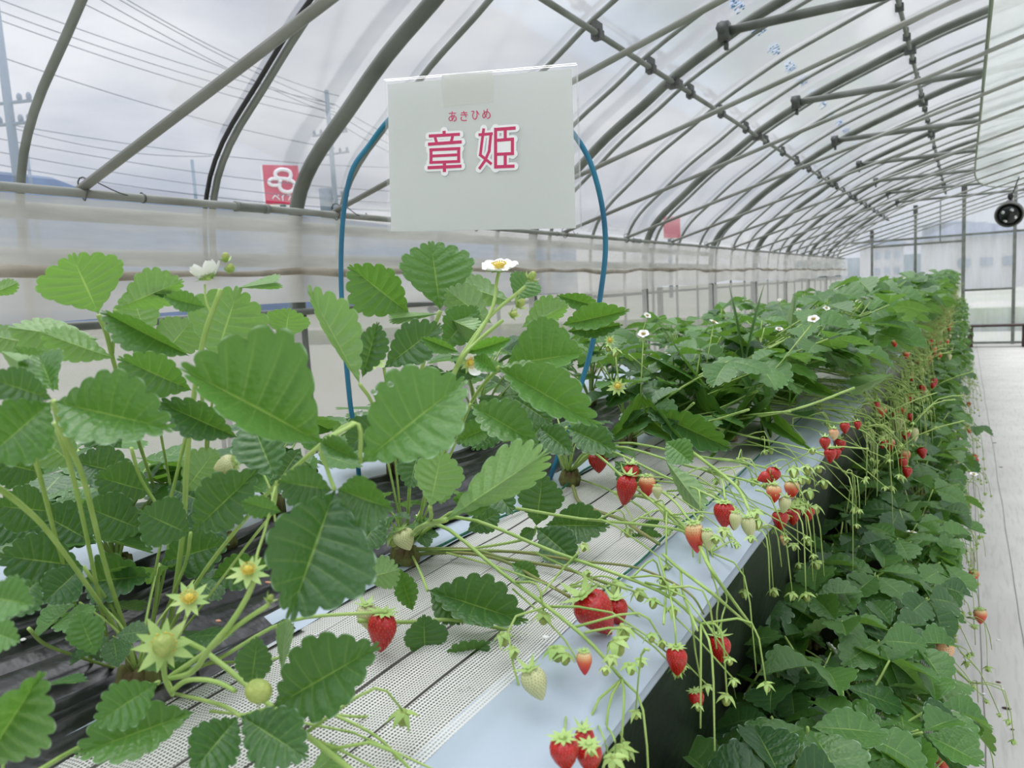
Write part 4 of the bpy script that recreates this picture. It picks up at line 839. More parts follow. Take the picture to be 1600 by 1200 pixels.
# plant, leaf id, base, tip, half width n-side, o-side, depth base, depth tip, top side seen, material, [curl, cup]
HL = [
 (PB, 'b1', (154, 490), (112, 398), 62, 64, .60, .57, 0, Y_), (PB, 'b1', (180, 483), (287, 438), 26, 36, .60, .60, 0, Y_), (PB, 'b1', (154, 530), (18, 512), 22, 46, .60, .57, 0, Y_),
 (PB, 'b2', (296, 556), (162, 488), 14, 34, .58, .56, 1, K_), (PB, 'b2', (335, 565), (372, 452), 62, 60, .66, .66, 0, Y_), (PB, 'b2', (300, 610), (188, 560), 30, 40, .55, .52, 1, K_),
 (PB, 'b3', (370, 450), (433, 441), 10, 12, .66, .62, 0, Y_), (PB, 'b3', (300, 462), (232, 452), 8, 10, .62, .60, 1, O), (PB, 'b3', (322, 480), (259, 464), 16, 15, .58, .56, 1, K_),
 (PB, 'b4', (445, 530), (452, 482), 34, 34, .74, .73, 0, Y_), (PB, 'b4', (178, 560), (66, 520), 22, 28, .56, .53, 0, Y_), (PB, 'b5', (92, 610), (28, 545), 26, 28, .50, .48, 1, K_),
 (PB, 'b5', (0, 548), (30, 566), 16, 16, .46, .44, 0, Y_), (PB, 'b6', (-22, 462), (28, 442), 12, 12, .6, .6, 0, Y_), (PB, 'b6', (60, 540), (-30, 520), 20, 22, .62, .6, 0, K_),
 (PB, 'b7', (230, 530), (205, 455), 30, 34, .70, .70, 0, Y_), (PB, 'b7', (250, 560), (300, 500), 34, 34, .72, .72, 0, K_), 
 (PA, 'a1', (86, 628), (258, 668), 46, 66, .43, .40, 1, K_), (PA, 'a1', (80, 628), (-20, 715), 46, 52, .42, .38, 1, K_), (PA, 'a1', (82, 624), (-20, 590), 30, 26, .42, .40, 1, O), (PA, 'a1', (84, 612), (60, 552), 30, 30, .44, .47, 1, K_),
 (PA, 'a2', (503, 692), (289, 578), 122, 34, .44, .40, 1, K_), (PA, 'a2', (564, 724), (724, 596), 62, 80, .46, .47, 1, K_), (PA, 'a2', (500, 690), (556, 716), 12, 18, .44, .42, 1, O),
 (PA, 'a3', (523, 766), (455, 958), 68, 100, .43, .39, 1, O), (PA, 'a3', (527, 764), (612, 795), 62, 30, .44, .43, 1, O), (PA, 'a3', (520, 766), (436, 752), 30, 36, .44, .43, 1, O),
 (PA, 'a4', (432, 752), (390, 652), 40, 42, .50, .52, 1, O), (PA, 'a4', (440, 800), (379, 784), 16, 18, .47, .46, 1, K_),
 (PA, 'a5', (428, 1104), (580, 1016), 52, 62, .47, .44, 1, O), (PA, 'a5', (372, 1120), (302, 1205), 40, 40, .44, .40, 1, O), (PA, 'a5', (376, 1118), (472, 1180), 44, 44, .44, .41, 1, O),
 (PA, 'a6', (248, 1066), (150, 1130), 34, 34, .44, .41, 1, K_), (PA, 'a6', (305, 1112), (122, 1178), 50, 34, .47, .43, 1, K_),
 (PA, 'a7', (440, 1052), (447, 966), 13, 13, .48, .47, 0, K_), (PA, 'a7', (392, 1074), (402, 1000), 26, 28, .48, .47, 1, O), (PA, 'a8', (150, 1024), (122, 958), 26, 26, .52, .52, 1, K_), (PA, 'a8', (120, 1000), (150, 968), 18, 18, .54, .54, 1, Y_),
 (PE, 'e1', (-30, 1200), (62, 1056), 62, 44, .37, .35, 1, K_), (PE, 'e1', (-30, 930), (48, 944), 32, 36, .36, .35, 1, K_), (PE, 'e1', (-22, 985), (25, 1000), 26, 24, .40, .39, 1, K_),
 (PB, 'b11', (150, 850), (60, 800), 40, 40, .74, .72, 1, O), (PB, 'b11', (60, 830), (-30, 800), 40, 40, .70, .68, 1, O), (PB, 'b12', (260, 760), (330, 790), 34, 34, .80, .78, 1, O), (PB, 'b12', (350, 800), (300, 850), 34, 34, .78, .74, 1, O), (PB, 'b13', (190, 700), (140, 650), 36, 36, .72, .72, 1, O), (PB, 'b13', (70, 740), (-10, 720), 34, 34, .70, .66, 1, O), (PB, 'b14', (470, 700), (430, 760), 30, 30, .74, .72, 1, O), (PC, 'c18', (600, 650), (545, 700), 30, 30, .8, .78, 1, O), (PC, 'c18', (700, 640), (760, 690), 30, 30, .86, .84, 1, O), (PC, 'c19', (800, 620), (860, 660), 26, 26, .95, .92, 1, O), (PC, 'c19', (780, 640), (740, 700), 26, 26, .92, .9, 1, O), (PC, 'c20', (600, 800), (560, 860), 26, 26, .8, .76, 1, O),
 (PA, 'a9', (130, 885), (0, 868), 42, 42, .60, .56, 1, O), (PA, 'a9', (230, 830), (128, 790), 36, 36, .64, .60, 1, O), (PA, 'a9', (130, 885), (70, 940), 30, 30, .58, .55, 1, O), (PA, 'a10', (300, 832), (395, 742), 38, 44, .55, .53, 1, O),
 (PA, 'a10', (298, 835), (220, 800), 40, 40, .58, .56, 1, O), (PA, 'a11', (285, 772), (338, 702), 30, 30, .60, .60, 0, K_), (PB, 'b8', (372, 684), (248, 628), 26, 30, .56, .53, 1, O), (PB, 'b8', (240, 770), (150, 745), 34, 34, .66, .62, 1, O),
 (PB, 'b9', (90, 800), (-10, 790), 36, 36, .62, .58, 1, O), (PB, 'b9', (120, 730), (60, 680), 34, 34, .66, .64, 0, K_), (PB, 'b10', (110, 720), (215, 745), 30, 34, .68, .66, 1, O), (PB, 'b10', (380, 560), (430, 640), 26, 26, .7, .68, 1, O),
 (PA, 'a12', (130, 910), (230, 900), 34, 40, .66, .62, 1, O), (PA, 'a12', (250, 880), (350, 850), 36, 36, .66, .64, 1, O), (PA, 'a12', (60, 905), (10, 960), 30, 30, .52, .48, 1, O), (PA, 'a13', (330, 905), (420, 880), 26, 26, .62, .60, 1, O),
 (PC, 'c1', (640, 490), (547, 417), 34, 46, .72, .69, 1, K_), (PC, 'c1', (688, 484), (673, 378), 60, 50, .75, .76, 1, K_), (PC, 'c1', (686, 490), (610, 498), 9, 9, .73, .68, 0, Y_), (PC, 'c1', (690, 492), (744, 518), 18, 18, .73, .69, 0, K_),
 (PC, 'c2', (800, 472), (708, 440), 22, 24, .80, .78, 0, K_), (PC, 'c2', (768, 505), (697, 452), 30, 32, .76, .74, 0, K_), (PC, 'c2', (805, 470), (830, 428), 26, 26, .82, .84, 1, K_),
 (PC, 'c3', (562, 600), (482, 452), 46, 10, .56, .54, 0, Y_), (PC, 'c3', (566, 590), (590, 505), 26, 20, .58, .58, 1, O), (PC, 'c4', (600, 575), (688, 508), 30, 34, .66, .66, 1, O), (PC, 'c4', (690, 545), (745, 480), 30, 30, .72, .72, 1, K_),
 (PC, 'c5', (717, 550), (660, 528), 8, 14, .60, .59, 1, K_), (PC, 'c5', (728, 552), (797, 530), 12, 12, .60, .59, 1, Y_), (PC, 'c5', (740, 556), (775, 580), 14, 12, .60, .58, 1, Y_),
 (PC, 'c6', (789, 571), (906, 552), 22, 64, .68, .66, 1, K_), (PC, 'c6', (779, 574), (926, 660), 24, 46, .62, .58, 1, K_), (PC, 'c6', (778, 572), (845, 590), 20, 20, .64, .62, 0, K_),
 (PC, 'c7', (735, 632), (834, 690), 24, 38, .64, .60, 1, K_), (PC, 'c7', (712, 690), (772, 664), 16, 20, .66, .64, 1, K_),
 (PC, 'c8', (697, 812), (855, 706), 30, 44, .60, .55, 0, Y_), (PC, 'c8', (672, 792), (690, 705), 42, 36, .60, .60, 0, Y_), (PC, 'c8', (706, 780), (770, 776), 28, 10, .62, .60, 1, K_),
 (PD, 'd1', (815, 512), (888, 476), 14, 28, .90, .88, 0, Y_), (PD, 'd2', (940, 480), (872, 462), 12, 14, 1.0, .97, 1, K_), (PD, 'd2', (878, 508), (978, 486), 16, 22, .88, .84, 1, K_), (PD, 'd2', (885, 518), (970, 508), 14, 12, .90, .87, 1, O),
 (PD, 'd3', (885, 668), (958, 702), 22, 26, .86, .82, 1, O), (PD, 'd3', (840, 666), (892, 706), 22, 22, .84, .80, 1, O), (PD, 'd3', (850, 660), (820, 700), 20, 22, .84, .82, 1, O), (PD, 'd4', (840, 560), (880, 610), 26, 26, .92, .90, 1, O),
 (PD, 'd5', (838, 822), (848, 742), 36, 34, .88, .88, 1, O), (PD, 'd5', (852, 820), (948, 822), 26, 34, .88, .85, 1, O), (PD, 'd5', (838, 824), (898, 876), 28, 30, .87, .83, 1, O), (PD, 'd5', (836, 826), (812, 842), 10, 12, .87, .86, 1, O),
 (PD, 'd6', (1042, 862), (985, 838), 22, 28, .93, .91, 1, O), (PD, 'd6', (1020, 830), (1010, 815), 18, 18, .93, .93, 1, O),
 (PC, 'c9', (668, 922), (817, 970), 26, 46, .70, .66, 1, O), (PC, 'c9', (672, 926), (722, 972), 22, 22, .70, .68, 1, O), (PC, 'c9', (645, 955), (622, 890), 18, 16, .70, .69, 1, K_), (PC, 'c10', (664, 1030), (662, 962), 36, 30, .66, .66, 1, O),
 (PC, 'c10', (690, 1052), (760, 1005), 32, 24, .66, .64, 1, O), (PC, 'c11', (680, 1102), (782, 1108), 28, 26, .60, .58, 1, O), (PC, 'c12', (798, 880), (842, 904), 13, 15, .80, .78, 1, K_), (PC, 'c12', (564, 905), (624, 890), 24, 26, .66, .64, 0, K_),
 (PC, 'c13', (650, 1060), (668, 1110), 14, 16, .64, .62, 0, K_), (PC, 'c14', (475, 1220), (532, 1172), 26, 20, .48, .46, 0, Y_), (PC, 'c15', (760, 750), (800, 800), 24, 24, .86, .82, 1, O), (PC, 'c15', (730, 830), (780, 800), 20, 20, .80, .80, 1, O),
 (PD, 'd7', (1040, 690), (1080, 722), 22, 24, 1.08, 1.04, 1, K_), (PD, 'd8', (1040, 720), (1100, 800), 14, 22, 1.0, .95, 0, K_), (PD, 'd8', (960, 720), (1000, 760), 20, 20, 1.05, 1.02, 1, O), (PD, 'd9', (1010, 640), (1140, 700), 24, 24, 1.2, 1.15, 1, O),
 (PC, 'c16', (660, 640), (620, 600), 26, 26, .72, .7, 1, O), (PC, 'c16', (655, 700), (640, 760), 26, 26, .68, .66, 1, O), (PC, 'c17', (620, 740), (680, 680), 30, 30, .74, .74, 1, O),
]
PF = empty('strawberry_plant', PZ(1020, 668, BZ+.016)); tag(PF, 'strawberry plant with dark folded leaves over the net, next behind the hoop foot', 'strawberry plant', 'nearest strawberry plants'); crown(PF, PF.location)
for (key, b, t, wn, wo, up, top, mk) in (('f1', (1085, 632), (1135, 662), 20, 24, .06, 1, O), ('f1', (1082, 628), (1025, 636), 18, 20, .07, 1, O), ('f1', (1084, 626), (1100, 590), 20, 20, .08, 1, K_), ('f2', (1185, 612), (1196, 652), 16, 18, .05, 1, K_), ('f2', (1188, 640), (1194, 690), 9, 10, .03, 0, K_), ('f2', (1182, 606), (1215, 600), 10, 12, .06, 1, K_),
    ('f3', (1235, 645), (1276, 640), 11, 15, .04, 1, O), ('f3', (1232, 640), (1240, 615), 12, 12, .06, 1, K_), ('f4', (1163, 575), (1164, 536), 22, 22, .13, 1, O), ('f4', (1185, 572), (1216, 558), 14, 16, .12, 1, K_), ('f5', (1232, 540), (1236, 506), 26, 26, .16, 0, Y_), ('f5', (1240, 560), (1300, 560), 12, 14, .12, 1, K_),
    ('f6', (1110, 610), (1066, 570), 18, 22, .12, 1, K_), ('f7', (1335, 606), (1380, 590), 10, 14, .08, 0, Y_), ('f7', (1240, 590), (1290, 612), 14, 14, .08, 1, K_), ('f8', (1150, 610), (1105, 640), 14, 16, .06, 1, K_), ('f8', (1170, 640), (1130, 690), 14, 14, .04, 1, O), ('f9', (1210, 660), (1250, 690), 12, 12, .03, 1, K_), ('f9', (1010, 650), (1060, 690), 18, 18, .07, 1, O), ('f9', (1000, 645), (960, 680), 18, 20, .08, 1, O)):
    dd = lambda q: depth(PZ(q[0], q[1], BZ+up)); hero_leaflet(leafgrp(PF, key), b, t, wn*1.15, wo*1.15, dd(b), dd(t), top, mk, curl=.12, cup=.1, N=8)
for pts in ([(1084, 630), (1060, 650), (1025, 668)], [(1184, 610), (1120, 640), (1030, 668)], [(1234, 643), (1160, 650), (1040, 668)], [(1163, 575), (1130, 610), (1030, 664)], [(1232, 540), (1200, 580), (1120, 620), (1035, 664)], [(1335, 606), (1240, 640), (1120, 660), (1030, 668)], [(1170, 640), (1100, 660), (1030, 668)], [(1005, 648), (1015, 665)]):
    n_ = len(pts)-1; tube_px(PF, 'petiole', [(x, y, depth(PZ(x, y, BZ+.02+(.09 if n_ > 1 else .05)*(1-i/n_)))) for i, (x, y) in enumerate(pts)], 4)
for h in HL:
    pl, key, b, t, wn, wo, db, dt, top, mk = h
    hero_leaflet(leafgrp(pl, key), b, t, wn, wo, db, dt, top, mk, curl=random.uniform(.02, .09), cup=random.uniform(.0, .08))
cA = (215, 1052, .655); cAl = [(205, 1052, .655), (225, 1050, .66), (190, 1050, .65), (240, 1045, .66)]
def st(pl, key, pts, w, name='petiole', m='stem', taper=.85):
    par = leafgrp(pl, key) if key else pl
    return tube_px(par, name, pts, w, m, taper)
st(PA, 'a1', [(84, 628, .43), (100, 680, .47), (131, 750, .52), (169, 900, .59), (218, 1050, .65)], 11)
st(PA, 'a11', [(86, 661, .50), (118, 760, .55), (160, 960, .62), (175, 1050, .65)], 8)
st(PB, 'b9', [(46, 690, .5), (64, 750, .53), (90, 850, .58), (150, 1060, .65)], 8)
st(PE, 'e1', [(-20, 750, .42), (40, 795, .46), (90, 850, .50), (180, 980, .60), (212, 1050, .65)], 10)
st(PB, 'b4', [(300, 640, .56), (274, 750, .60), (258, 815, .62), (222, 1000, .66)], 6)
st(PB, 'b8', [(205, 700, .62), (221, 750, .64), (258, 812, .66), (262, 862, .67), (238, 980, .68)], 6)
st(PA, 'a2', [(503, 692, .44), (556, 662, .45)], 6); st(PA, 'a2', [(564, 724, .46), (551, 661, .455), (446, 744, .50), (390, 803, .54), (307, 911, .60), (236, 1040, .66)], 7, taper=1.2)
st(PA, 'a3', [(523, 766, .43), (512, 735, .435), (503, 694, .44), (553, 662, .452)], 7)
st(PA, 'a4', [(432, 752, .50), (425, 800, .52), (380, 860, .56), (260, 1020, .65)], 5)
st(PA, 'a5', [(376, 1119, .44), (340, 1100, .50), (260, 1080, .62), (225, 1062, .65)], 7, taper=1.2); st(PA, 'a5', [(428, 1104, .47), (376, 1119, .44)], 6)
st(PA, 'a6', [(248, 1066, .45), (235, 1070, .55), (220, 1062, .65)], 7, taper=1.3)
st(PE, 'e1', [(60, 1205, .40), (110, 1175, .45), (175, 1143, .50), (260, 1110, .55)], 9)
st(PA, 'a8', [(45, 982, .55), (75, 1009, .58), (150, 1035, .63), (200, 1050, .66)], 6)
st(PA, 'a10', [(298, 833, .56), (290, 880, .60), (262, 950, .64), (232, 1040, .66)], 6)
st(PA, 'a9', [(130, 885, .60), (180, 960, .63), (205, 1040, .66)], 6); st(PA, 'a12', [(250, 880, .66), (240, 960, .66), (222, 1040, .66)], 6)
st(PB, 'b1', [(154, 492, .60), (166, 520, .61), (176, 560, .64), (200, 640, .70), (240, 760, .80)], 8); st(PB, 'b1', [(180, 484, .60), (178, 520, .615), (176, 552, .635)], 6)
st(PB, 'b2', [(310, 580, .60), (318, 640, .64), (322, 700, .70), (310, 790, .80)], 6); st(PB, 'b3', [(370, 450, .66), (350, 520, .70), (330, 640, .75), (320, 780, .82)], 5)
st(PB, 'b10', [(110, 722, .68), (170, 780, .72), (230, 840, .80)], 5); st(PB, 'b7', [(235, 540, .70), (245, 640, .74), (270, 780, .82)], 5)
st(PC, 'c1', [(688, 486, .75), (676, 520, .76), (655, 600, .78), (640, 760, .84), (636, 850, .92)], 7); st(PC, 'c3', [(562, 600, .56), (585, 640, .60), (610, 740, .75), (632, 850, .92)], 6); st(PC, 'c4', [(600, 575, .66), (612, 660, .72), (630, 850, .92)], 5)
st(PC, 'c8', [(697, 812, .60), (660, 822, .68), (645, 835, .80), (636, 852, .92)], 9, taper=1.1); st(PC, 'c8', [(672, 792, .60), (672, 812, .64), (652, 828, .78)], 7)
st(PC, 'c6', [(779, 574, .62), (774, 581, .63), (740, 623, .68), (690, 720, .78), (640, 850, .92)], 7); st(PC, 'c7', [(735, 632, .64), (700, 720, .75), (645, 850, .92)], 5)
st(PD, 'd2', [(880, 510, .90), (872, 560, .93), (858, 640, 1.0), (880, 740, 1.22)], 5); st(PD, 'd3', [(885, 668, .86), (870, 700, .95), (884, 738, 1.22)], 5)
st(PD, 'd5', [(838, 823, .88), (822, 842, .885), (721, 859, .905), (642, 862, .92)], 5); st(PD, 'd6', [(1042, 862, .93), (1010, 800, 1.0), (950, 765, 1.1), (895, 745, 1.22)], 4)
st(PC, 'c10', [(664, 1030, .66), (658, 1060, .67), (640, 1085, .68)], 5); st(PC, 'c10', [(690, 1052, .66), (655, 1075, .67), (640, 1085, .68)], 5)
st(PC, 'c9', [(668, 923, .70), (655, 890, .76), (640, 860, .90)], 5); st(PC, 'c11', [(680, 1102, .60), (660, 1090, .64), (640, 1085, .68)], 4)
# flowering and fruiting stalks -------------------------------------------------
def stalk(pl, pts, w, m='stem', taper=.8): return tube_px(pl, 'fruit_stalk', pts, w, m, taper)
stalk(PB, [(262, 1000, .66), (285, 840, .62), (292, 720, .585), (300, 640, .57), (318, 530, .555), (345, 452, .55)], 8)
stalk(PB, [(330, 490, .555), (322, 470, .556), (320, 445, .56)], 4)
stalk(PA, [(262, 1060, .50), (300, 1050, .47), (330, 1010, .45), (360, 975, .44), (385, 935, .44), (398, 905, .44)], 9)
stalk(PA, [(262, 1060, .50), (320, 1020, .46), (375, 975, .44), (420, 945, .43)], 8); stalk(PA, [(400, 905, .44), (401, 870, .45), (415, 825, .46), (430, 760, .48)], 5)
stalk(PA, [(268, 1080, .45), (290, 1064, .44), (319, 1062, .43), (345, 1068, .425), (368, 1080, .42)], 8)
stalk(PA, [(255, 1020, .43), (258, 1060, .45), (270, 1085, .46), (262, 1062, .5)], 9); stalk(PA, [(298, 940, .47), (285, 980, .5), (262, 1040, .58)], 6)
stalk(PA, [(236, 1060, .66), (330, 1035, .60), (450, 971, .60), (600, 956, .62)], 6)
stalk(PA, [(240, 1062, .64), (330, 1037, .62), (400, 1034, .60), (470, 1020, .6)], 5)
stalk(PA, [(375, 721, .56), (395, 726, .55), (412, 742, .54), (425, 775, .53), (430, 815, .52)], 4)
stalk(PC, [(780, 424, .62), (776, 440, .62), (766, 490, .61), (714, 575, .60), (700, 620, .62)], 5, taper=1.4); stalk(PC, [(821, 448, .62), (763, 497, .61), (714, 565, .60)], 6); stalk(PC, [(786, 500, .60), (745, 535, .60), (714, 572, .60), (690, 650, .66), (650, 840, .90)], 6, taper=1.3)
# hanging trusses of plants C and D over the white film
E_ = lambda x, y, X=-.198: (x, y, depth(PX(x, y, X)))
BH = lambda x, y, up=.012: (x, y, depth(PZ(x, y, BZ+up)))
def edge_d(x, y, X=-.20): return (x, y, depth(PX(x, y, X)))
stalk(PC, [BH(642, 858), BH(736, 859), BH(785, 872), BH(880, 888), BH(954, 914)], 7, 'stem_dark', .6)
stalk(PC, [BH(640, 866), BH(720, 864), BH(785, 876), BH(840, 905), BH(890, 932)], 6, 'stem_dark', .7)
stalk(PC, [BH(700, 862), BH(800, 862), BH(900, 876, .02), BH(985, 885, .02), BH(1040, 905, .02), BH(1080, 930, .02), E_(1100, 960)], 5, 'stem_dark', .5)
stalk(PC, [BH(905, 862, .05), BH(870, 900, .03), BH(837, 941, .02)], 4); stalk(PC, [BH(890, 915), BH(940, 900, .02), BH(988, 918, .02)], 3.5)
stalk(PC, [BH(560, 970, .03), (640, 972, .68), (710, 969, .68), (800, 986, .68), (852, 997, .68), (924, 1009, .68)], 7); stalk(PC, [(800, 986, .68), (820, 1000, .675), (826, 1036, .67)], 5)
stalk(PC, [(852, 997, .68), (900, 1020, .68), (946, 1042, .68)], 4); stalk(PC, [(819, 971, .70), (834, 994, .69), (856, 1030, .68), (879, 1069, .67), (905, 1100, .66), (924, 1114, .66)], 6, taper=.9); stalk(PC, [(800, 940, .72), (819, 971, .70)], 5)
stalk(PC, [(880, 1070, .67), (884, 1110, .58), E_(882, 1150)], 3.5); stalk(PC, [(892, 1082, .67), (903, 1112, .60), E_(918, 1150)], 3.5); stalk(PC, [(924, 1114, .66), (955, 1112, .66)], 4)
stalk(PC, [(926, 1116, .66), E_(942, 1150), E_(952, 1185)], 3); stalk(PC, [(930, 1114, .66), E_(958, 1150), E_(962, 1186)], 3)
stalk(PC, [(890, 930, .73), (897, 950, .71), (903, 1000, .69)], 3.5); stalk(PC, [(898, 932, .73), (924, 964, .69), (938, 990, .68), (948, 1030, .68)], 4)
stalk(PC, [(958, 960, .70), (975, 1000, .69), (984, 1035, .69)], 3); stalk(PC, [(975, 955, .72), (1000, 970, .71), (1012, 990, .71)], 3); stalk(PC, [(880, 925, .74), (900, 916, .73), (945, 916, .72)], 5)
stalk(PD, [BH(895, 760), BH(909, 788), BH(972, 812), BH(991, 825), BH(1030, 850)], 6, 'stem_dark', .7)
stalk(PD, [BH(960, 770, .03), BH(1021, 782, .03), BH(1081, 836, .02), BH(1111, 890, .03), E_(1150, 945), E_(1172, 975, -.19)], 6, taper=.6)
stalk(PD, [BH(1036, 866, .01), BH(1062, 889), BH(1110, 925, .03), E_(1145, 955), E_(1180, 985, -.19)], 5); stalk(PD, [BH(1030, 872), BH(1040, 912), BH(1037, 975, .02)], 4); stalk(PD, [BH(1063, 890), BH(1068, 930, .01), BH(1090, 985, .03)], 4)
stalk(PD, [BH(1040, 905), BH(1050, 945, .03), E_(1055, 985), E_(1056, 1008)], 3); stalk(PD, [BH(1066, 920, .01), E_(1080, 965), E_(1086, 1015), E_(1093, 1055), E_(1095, 1075)], 3)
stalk(PD, [BH(1110, 890, .03), E_(1122, 930), E_(1120, 960), E_(1122, 990)], 3); stalk(PD, [BH(1110, 890, .03), E_(1135, 930), E_(1128, 965), E_(1126, 990)], 3)
stalk(PD, [BH(1000, 745, .04), BH(1050, 780, .04), BH(1075, 810, .03), BH(1086, 818, .03)], 4); stalk(PD, [BH(1060, 690, .05), BH(1100, 720, .05), BH(1150, 760, .04), BH(1172, 800, .03)], 5); stalk(PD, [BH(1090, 710, .04), BH(1125, 745, .04), BH(1133, 780, .03)], 3.5)
stalk(PE, [(470, 1100, .55), (540, 1125, .52), (600, 1160, .5), (640, 1215, .5)], 5); stalk(PC, [(600, 1070, .68), (640, 1085, .68), (676, 1130, .64), (700, 1190, .62), (720, 1215, .62)], 10, taper=.6)
stalk(PC, [(676, 1130, .64), (730, 1140, .62), (790, 1145, .60)], 6); stalk(PC, [(690, 1100, .66), (740, 1120, .63), (775, 1160, .62), (790, 1200, .62)], 5); stalk(PC, [(655, 1100, .68), (690, 1160, .66), (760, 1190, .64), (800, 1215, .64)], 5)
stalk(PC, [(470, 1108, .55), (560, 1120, .55), (610, 1112, .60)], 5)
ed0 = lambda x, y, X: depth(PX(x, y, X))
# buds and young fruitlets near the camera
def budpx(pl, x, y, d, rpx, ax=(0, 0, -1), name='bud'):
    c = D(x, y, d); r = rpx*d/F/2; mb = MB(); off = np.array(parent_loc(pl)); bud(mb, c-off, np.array(ax)+RNG.uniform(-.25, .25, 3), r); return mb.obj(name, [M['sepal'], M['bud']], pl)
for (x, y, r) in ((912, 850, 13), (918, 892, 12), (960, 910, 20), (997, 922, 19), (1022, 936, 16), (1017, 990, 14), (947, 1042, 14), (955, 1026, 16), (984, 1038, 18), (1000, 1030, 14), (962, 1000, 26), (972, 978, 24), (784, 990, 20), (802, 1012, 18), (868, 1012, 24), (886, 1022, 18), (1053, 915, 16)):
    budpx(PC, x, y, depth(PZ(x, y, BZ+.024)), r*1.05)
for (x, y, r) in ((1090, 1100, 12), (958, 1182, 24), (922, 1168, 14)): budpx(PC, x, y, ed0(x, y, -.185), r)
for (x, y, r) in ((1173, 838, 12), (1120, 838, 14), (1132, 826, 16), (1150, 846, 9), (1151, 850, 8), (1186, 812, 16), (1178, 798, 16), (1212, 765, 11), (1204, 735, 14), (1195, 755, 10)): budpx(PD, x, y, depth(PZ(x, y, BZ+.04)), r)
for (x, y, r) in ((1270, 700, 11), (1286, 750, 15), (1275, 790, 14), (1240, 850, 12), (1265, 765, 16), (1250, 745, 14), (1262, 745, 12), (1240, 730, 18), (1255, 790, 14), (1262, 728, 16), (1278, 728, 12), (1246, 780, 14)): budpx(PD, x, y, ed0(x, y, -.19), r)
budpx(PC, 828, 438, .62, 16, (.4, .2, 1)); budpx(PC, 808, 478, .61, 16, (.6, 0, .5)); budpx(PC, 800, 492, .60, 12, (.6, 0, .2)); budpx(PC, 612, 838, .80, 18); budpx(PB, 352, 408, .55, 14, (0, 0, 1)); budpx(PB, 358, 425, .55, 14, (.3, 0, 1)); budpx(PB, 320, 436, .56, 14, (-.2, 0, .6)); budpx(PA, 420, 938, .43, 12, (.5, 0, .5))
budpx(PD, 950, 540, 1.05, 10); budpx(PD, 962, 545, 1.05, 14)
# flowers
def flpx(pl, x, y, d, wpx, ax, petals=5, **k):
    c = D(x, y, d); f = flower_parts(pl, c-np.array(parent_loc(pl)), ax, wpx*d/F/2, petals, **k); return f
tocam = lambda x, y: -unit(wr(x, y))
flpx(PC, 780, 418, .62, 62, unit(np.array([0, 0, 1.])+.35*tocam(780, 418)), open_=.12)
flpx(PB, 325, 432, .56, 50, unit(np.array([-.3, -.1, 1.])), open_=.7); flpx(PC, 735, 566, .66, 46, unit(tocam(735, 566)+np.array([.6, 0, -.2])), open_=.3, drop=(0, 1))
flpx(PA, 296, 936, .46, 66, unit(tocam(296, 936)+np.array([0, 0, .9])), 0); flpx(PA, 388, 892, .44, 62, unit(tocam(388, 892)+np.array([0, 0, 1.1])), 0); 
f_ = flpx(PA, 256, 1008, .43, 92, unit(tocam(256, 1008)+np.array([.2, 0, .3])), 0); flpx(PA, 400, 1082, .42, 70, unit(tocam(400, 1082)*.2+np.array([-.8, -.6, -.1])), 0)
mb = MB(); c = D(256, 1008, .425)-np.array(parent_loc(PA)); mb.ball(c, (.0062, .0062, .0062), 14, 10); mb.obj('fruitlet', M['bud'], PA)
mb = MB(); c = D(404, 1080, .413)-np.array(parent_loc(PA)); mb.ball(c, (.0085, .0065, .0065), 14, 10); mb.obj('fruitlet', M['bud'], PA)
flpx(PC, 585, 566, .66, 44, unit(np.array([0, 0, 1.])+.5*tocam(585, 566)), 0); flpx(PD, 965, 604, 1.06, 34, unit(tocam(965, 604)+np.array([0, 0, .5])), 0); flpx(PD, 953, 532, 1.1, 22, unit(tocam(965, 604)+np.array([0, 0, .5])), 0)
flpx(PC, 640, 545, .68, 30, unit(np.array([0, 0, 1.])+.5*tocam(585, 566)), 0)
# strawberries near the camera: each a thing of its own
def sb(x, y, wpx, d, kind, ax, label, sc=1.0, spin=0, cal=None):
    """x, y: middle of the berry on the photo"""
    el = {'ripe': 1.22, 'ripe2': 1.35, 'blush': 1.28, 'unripe': 1.38, 'cream': 1.2}.get(kind, 1.3)*sc; w_ = wpx*d/F; ax = unit(ax); c = D(x, y, d)-ax*w_*el*.45
    return strawberry(c, w_, ax, kind, label, 'strawberries close to the camera', None, spin, cal, sc)
bd = lambda x, y, h=.022: depth(PZ(x, y, BZ+h))
rt = np.array(R[:, 0]); dn = np.array([0, 0, -1.])
sb(931, 957, 66, bd(931, 957), 'ripe', .52*rt+dn*.8, 'biggest ripe red strawberry lying on the white film near the net edge', 1.0)
sb(964, 955, 38, bd(962, 950)+.02, 'ripe', .1*rt+dn, 'red strawberry partly hidden behind the biggest ripe one', 1.05)
sb(836, 1067, 42, bd(836, 1067), 'unripe', .35*rt+dn, 'pale green unripe strawberry hanging alone below the net edge', 1.0)
ed = lambda x, y, X=-.198: depth(PX(x, y, X))
sb(882, 1176, 50, ed(882, 1176, -.2), 'ripe', .05*rt+dn, 'dark red strawberry on the left of the cluster at the bottom edge', .95)
sb(921, 1183, 44, ed(921, 1183, -.19), 'ripe', dn, 'red strawberry on the right of the cluster at the bottom edge', .95)
sb(914, 1156, 34, ed(914, 1156, -.2), 'ripe', dn+.1*rt, 'red strawberry at the back of the cluster at the bottom edge', 1.0)
sb(1057, 1031, 35, ed(1057, 1031), 'ripe2', dn, 'slim dark red strawberry dangling in front of the black film', 1.05)
sb(1124, 1012, 37, ed(1124, 1012), 'ripe2', dn+.05*rt, 'red strawberry with yellowish cap dangling right of the slim one over black film', .95)
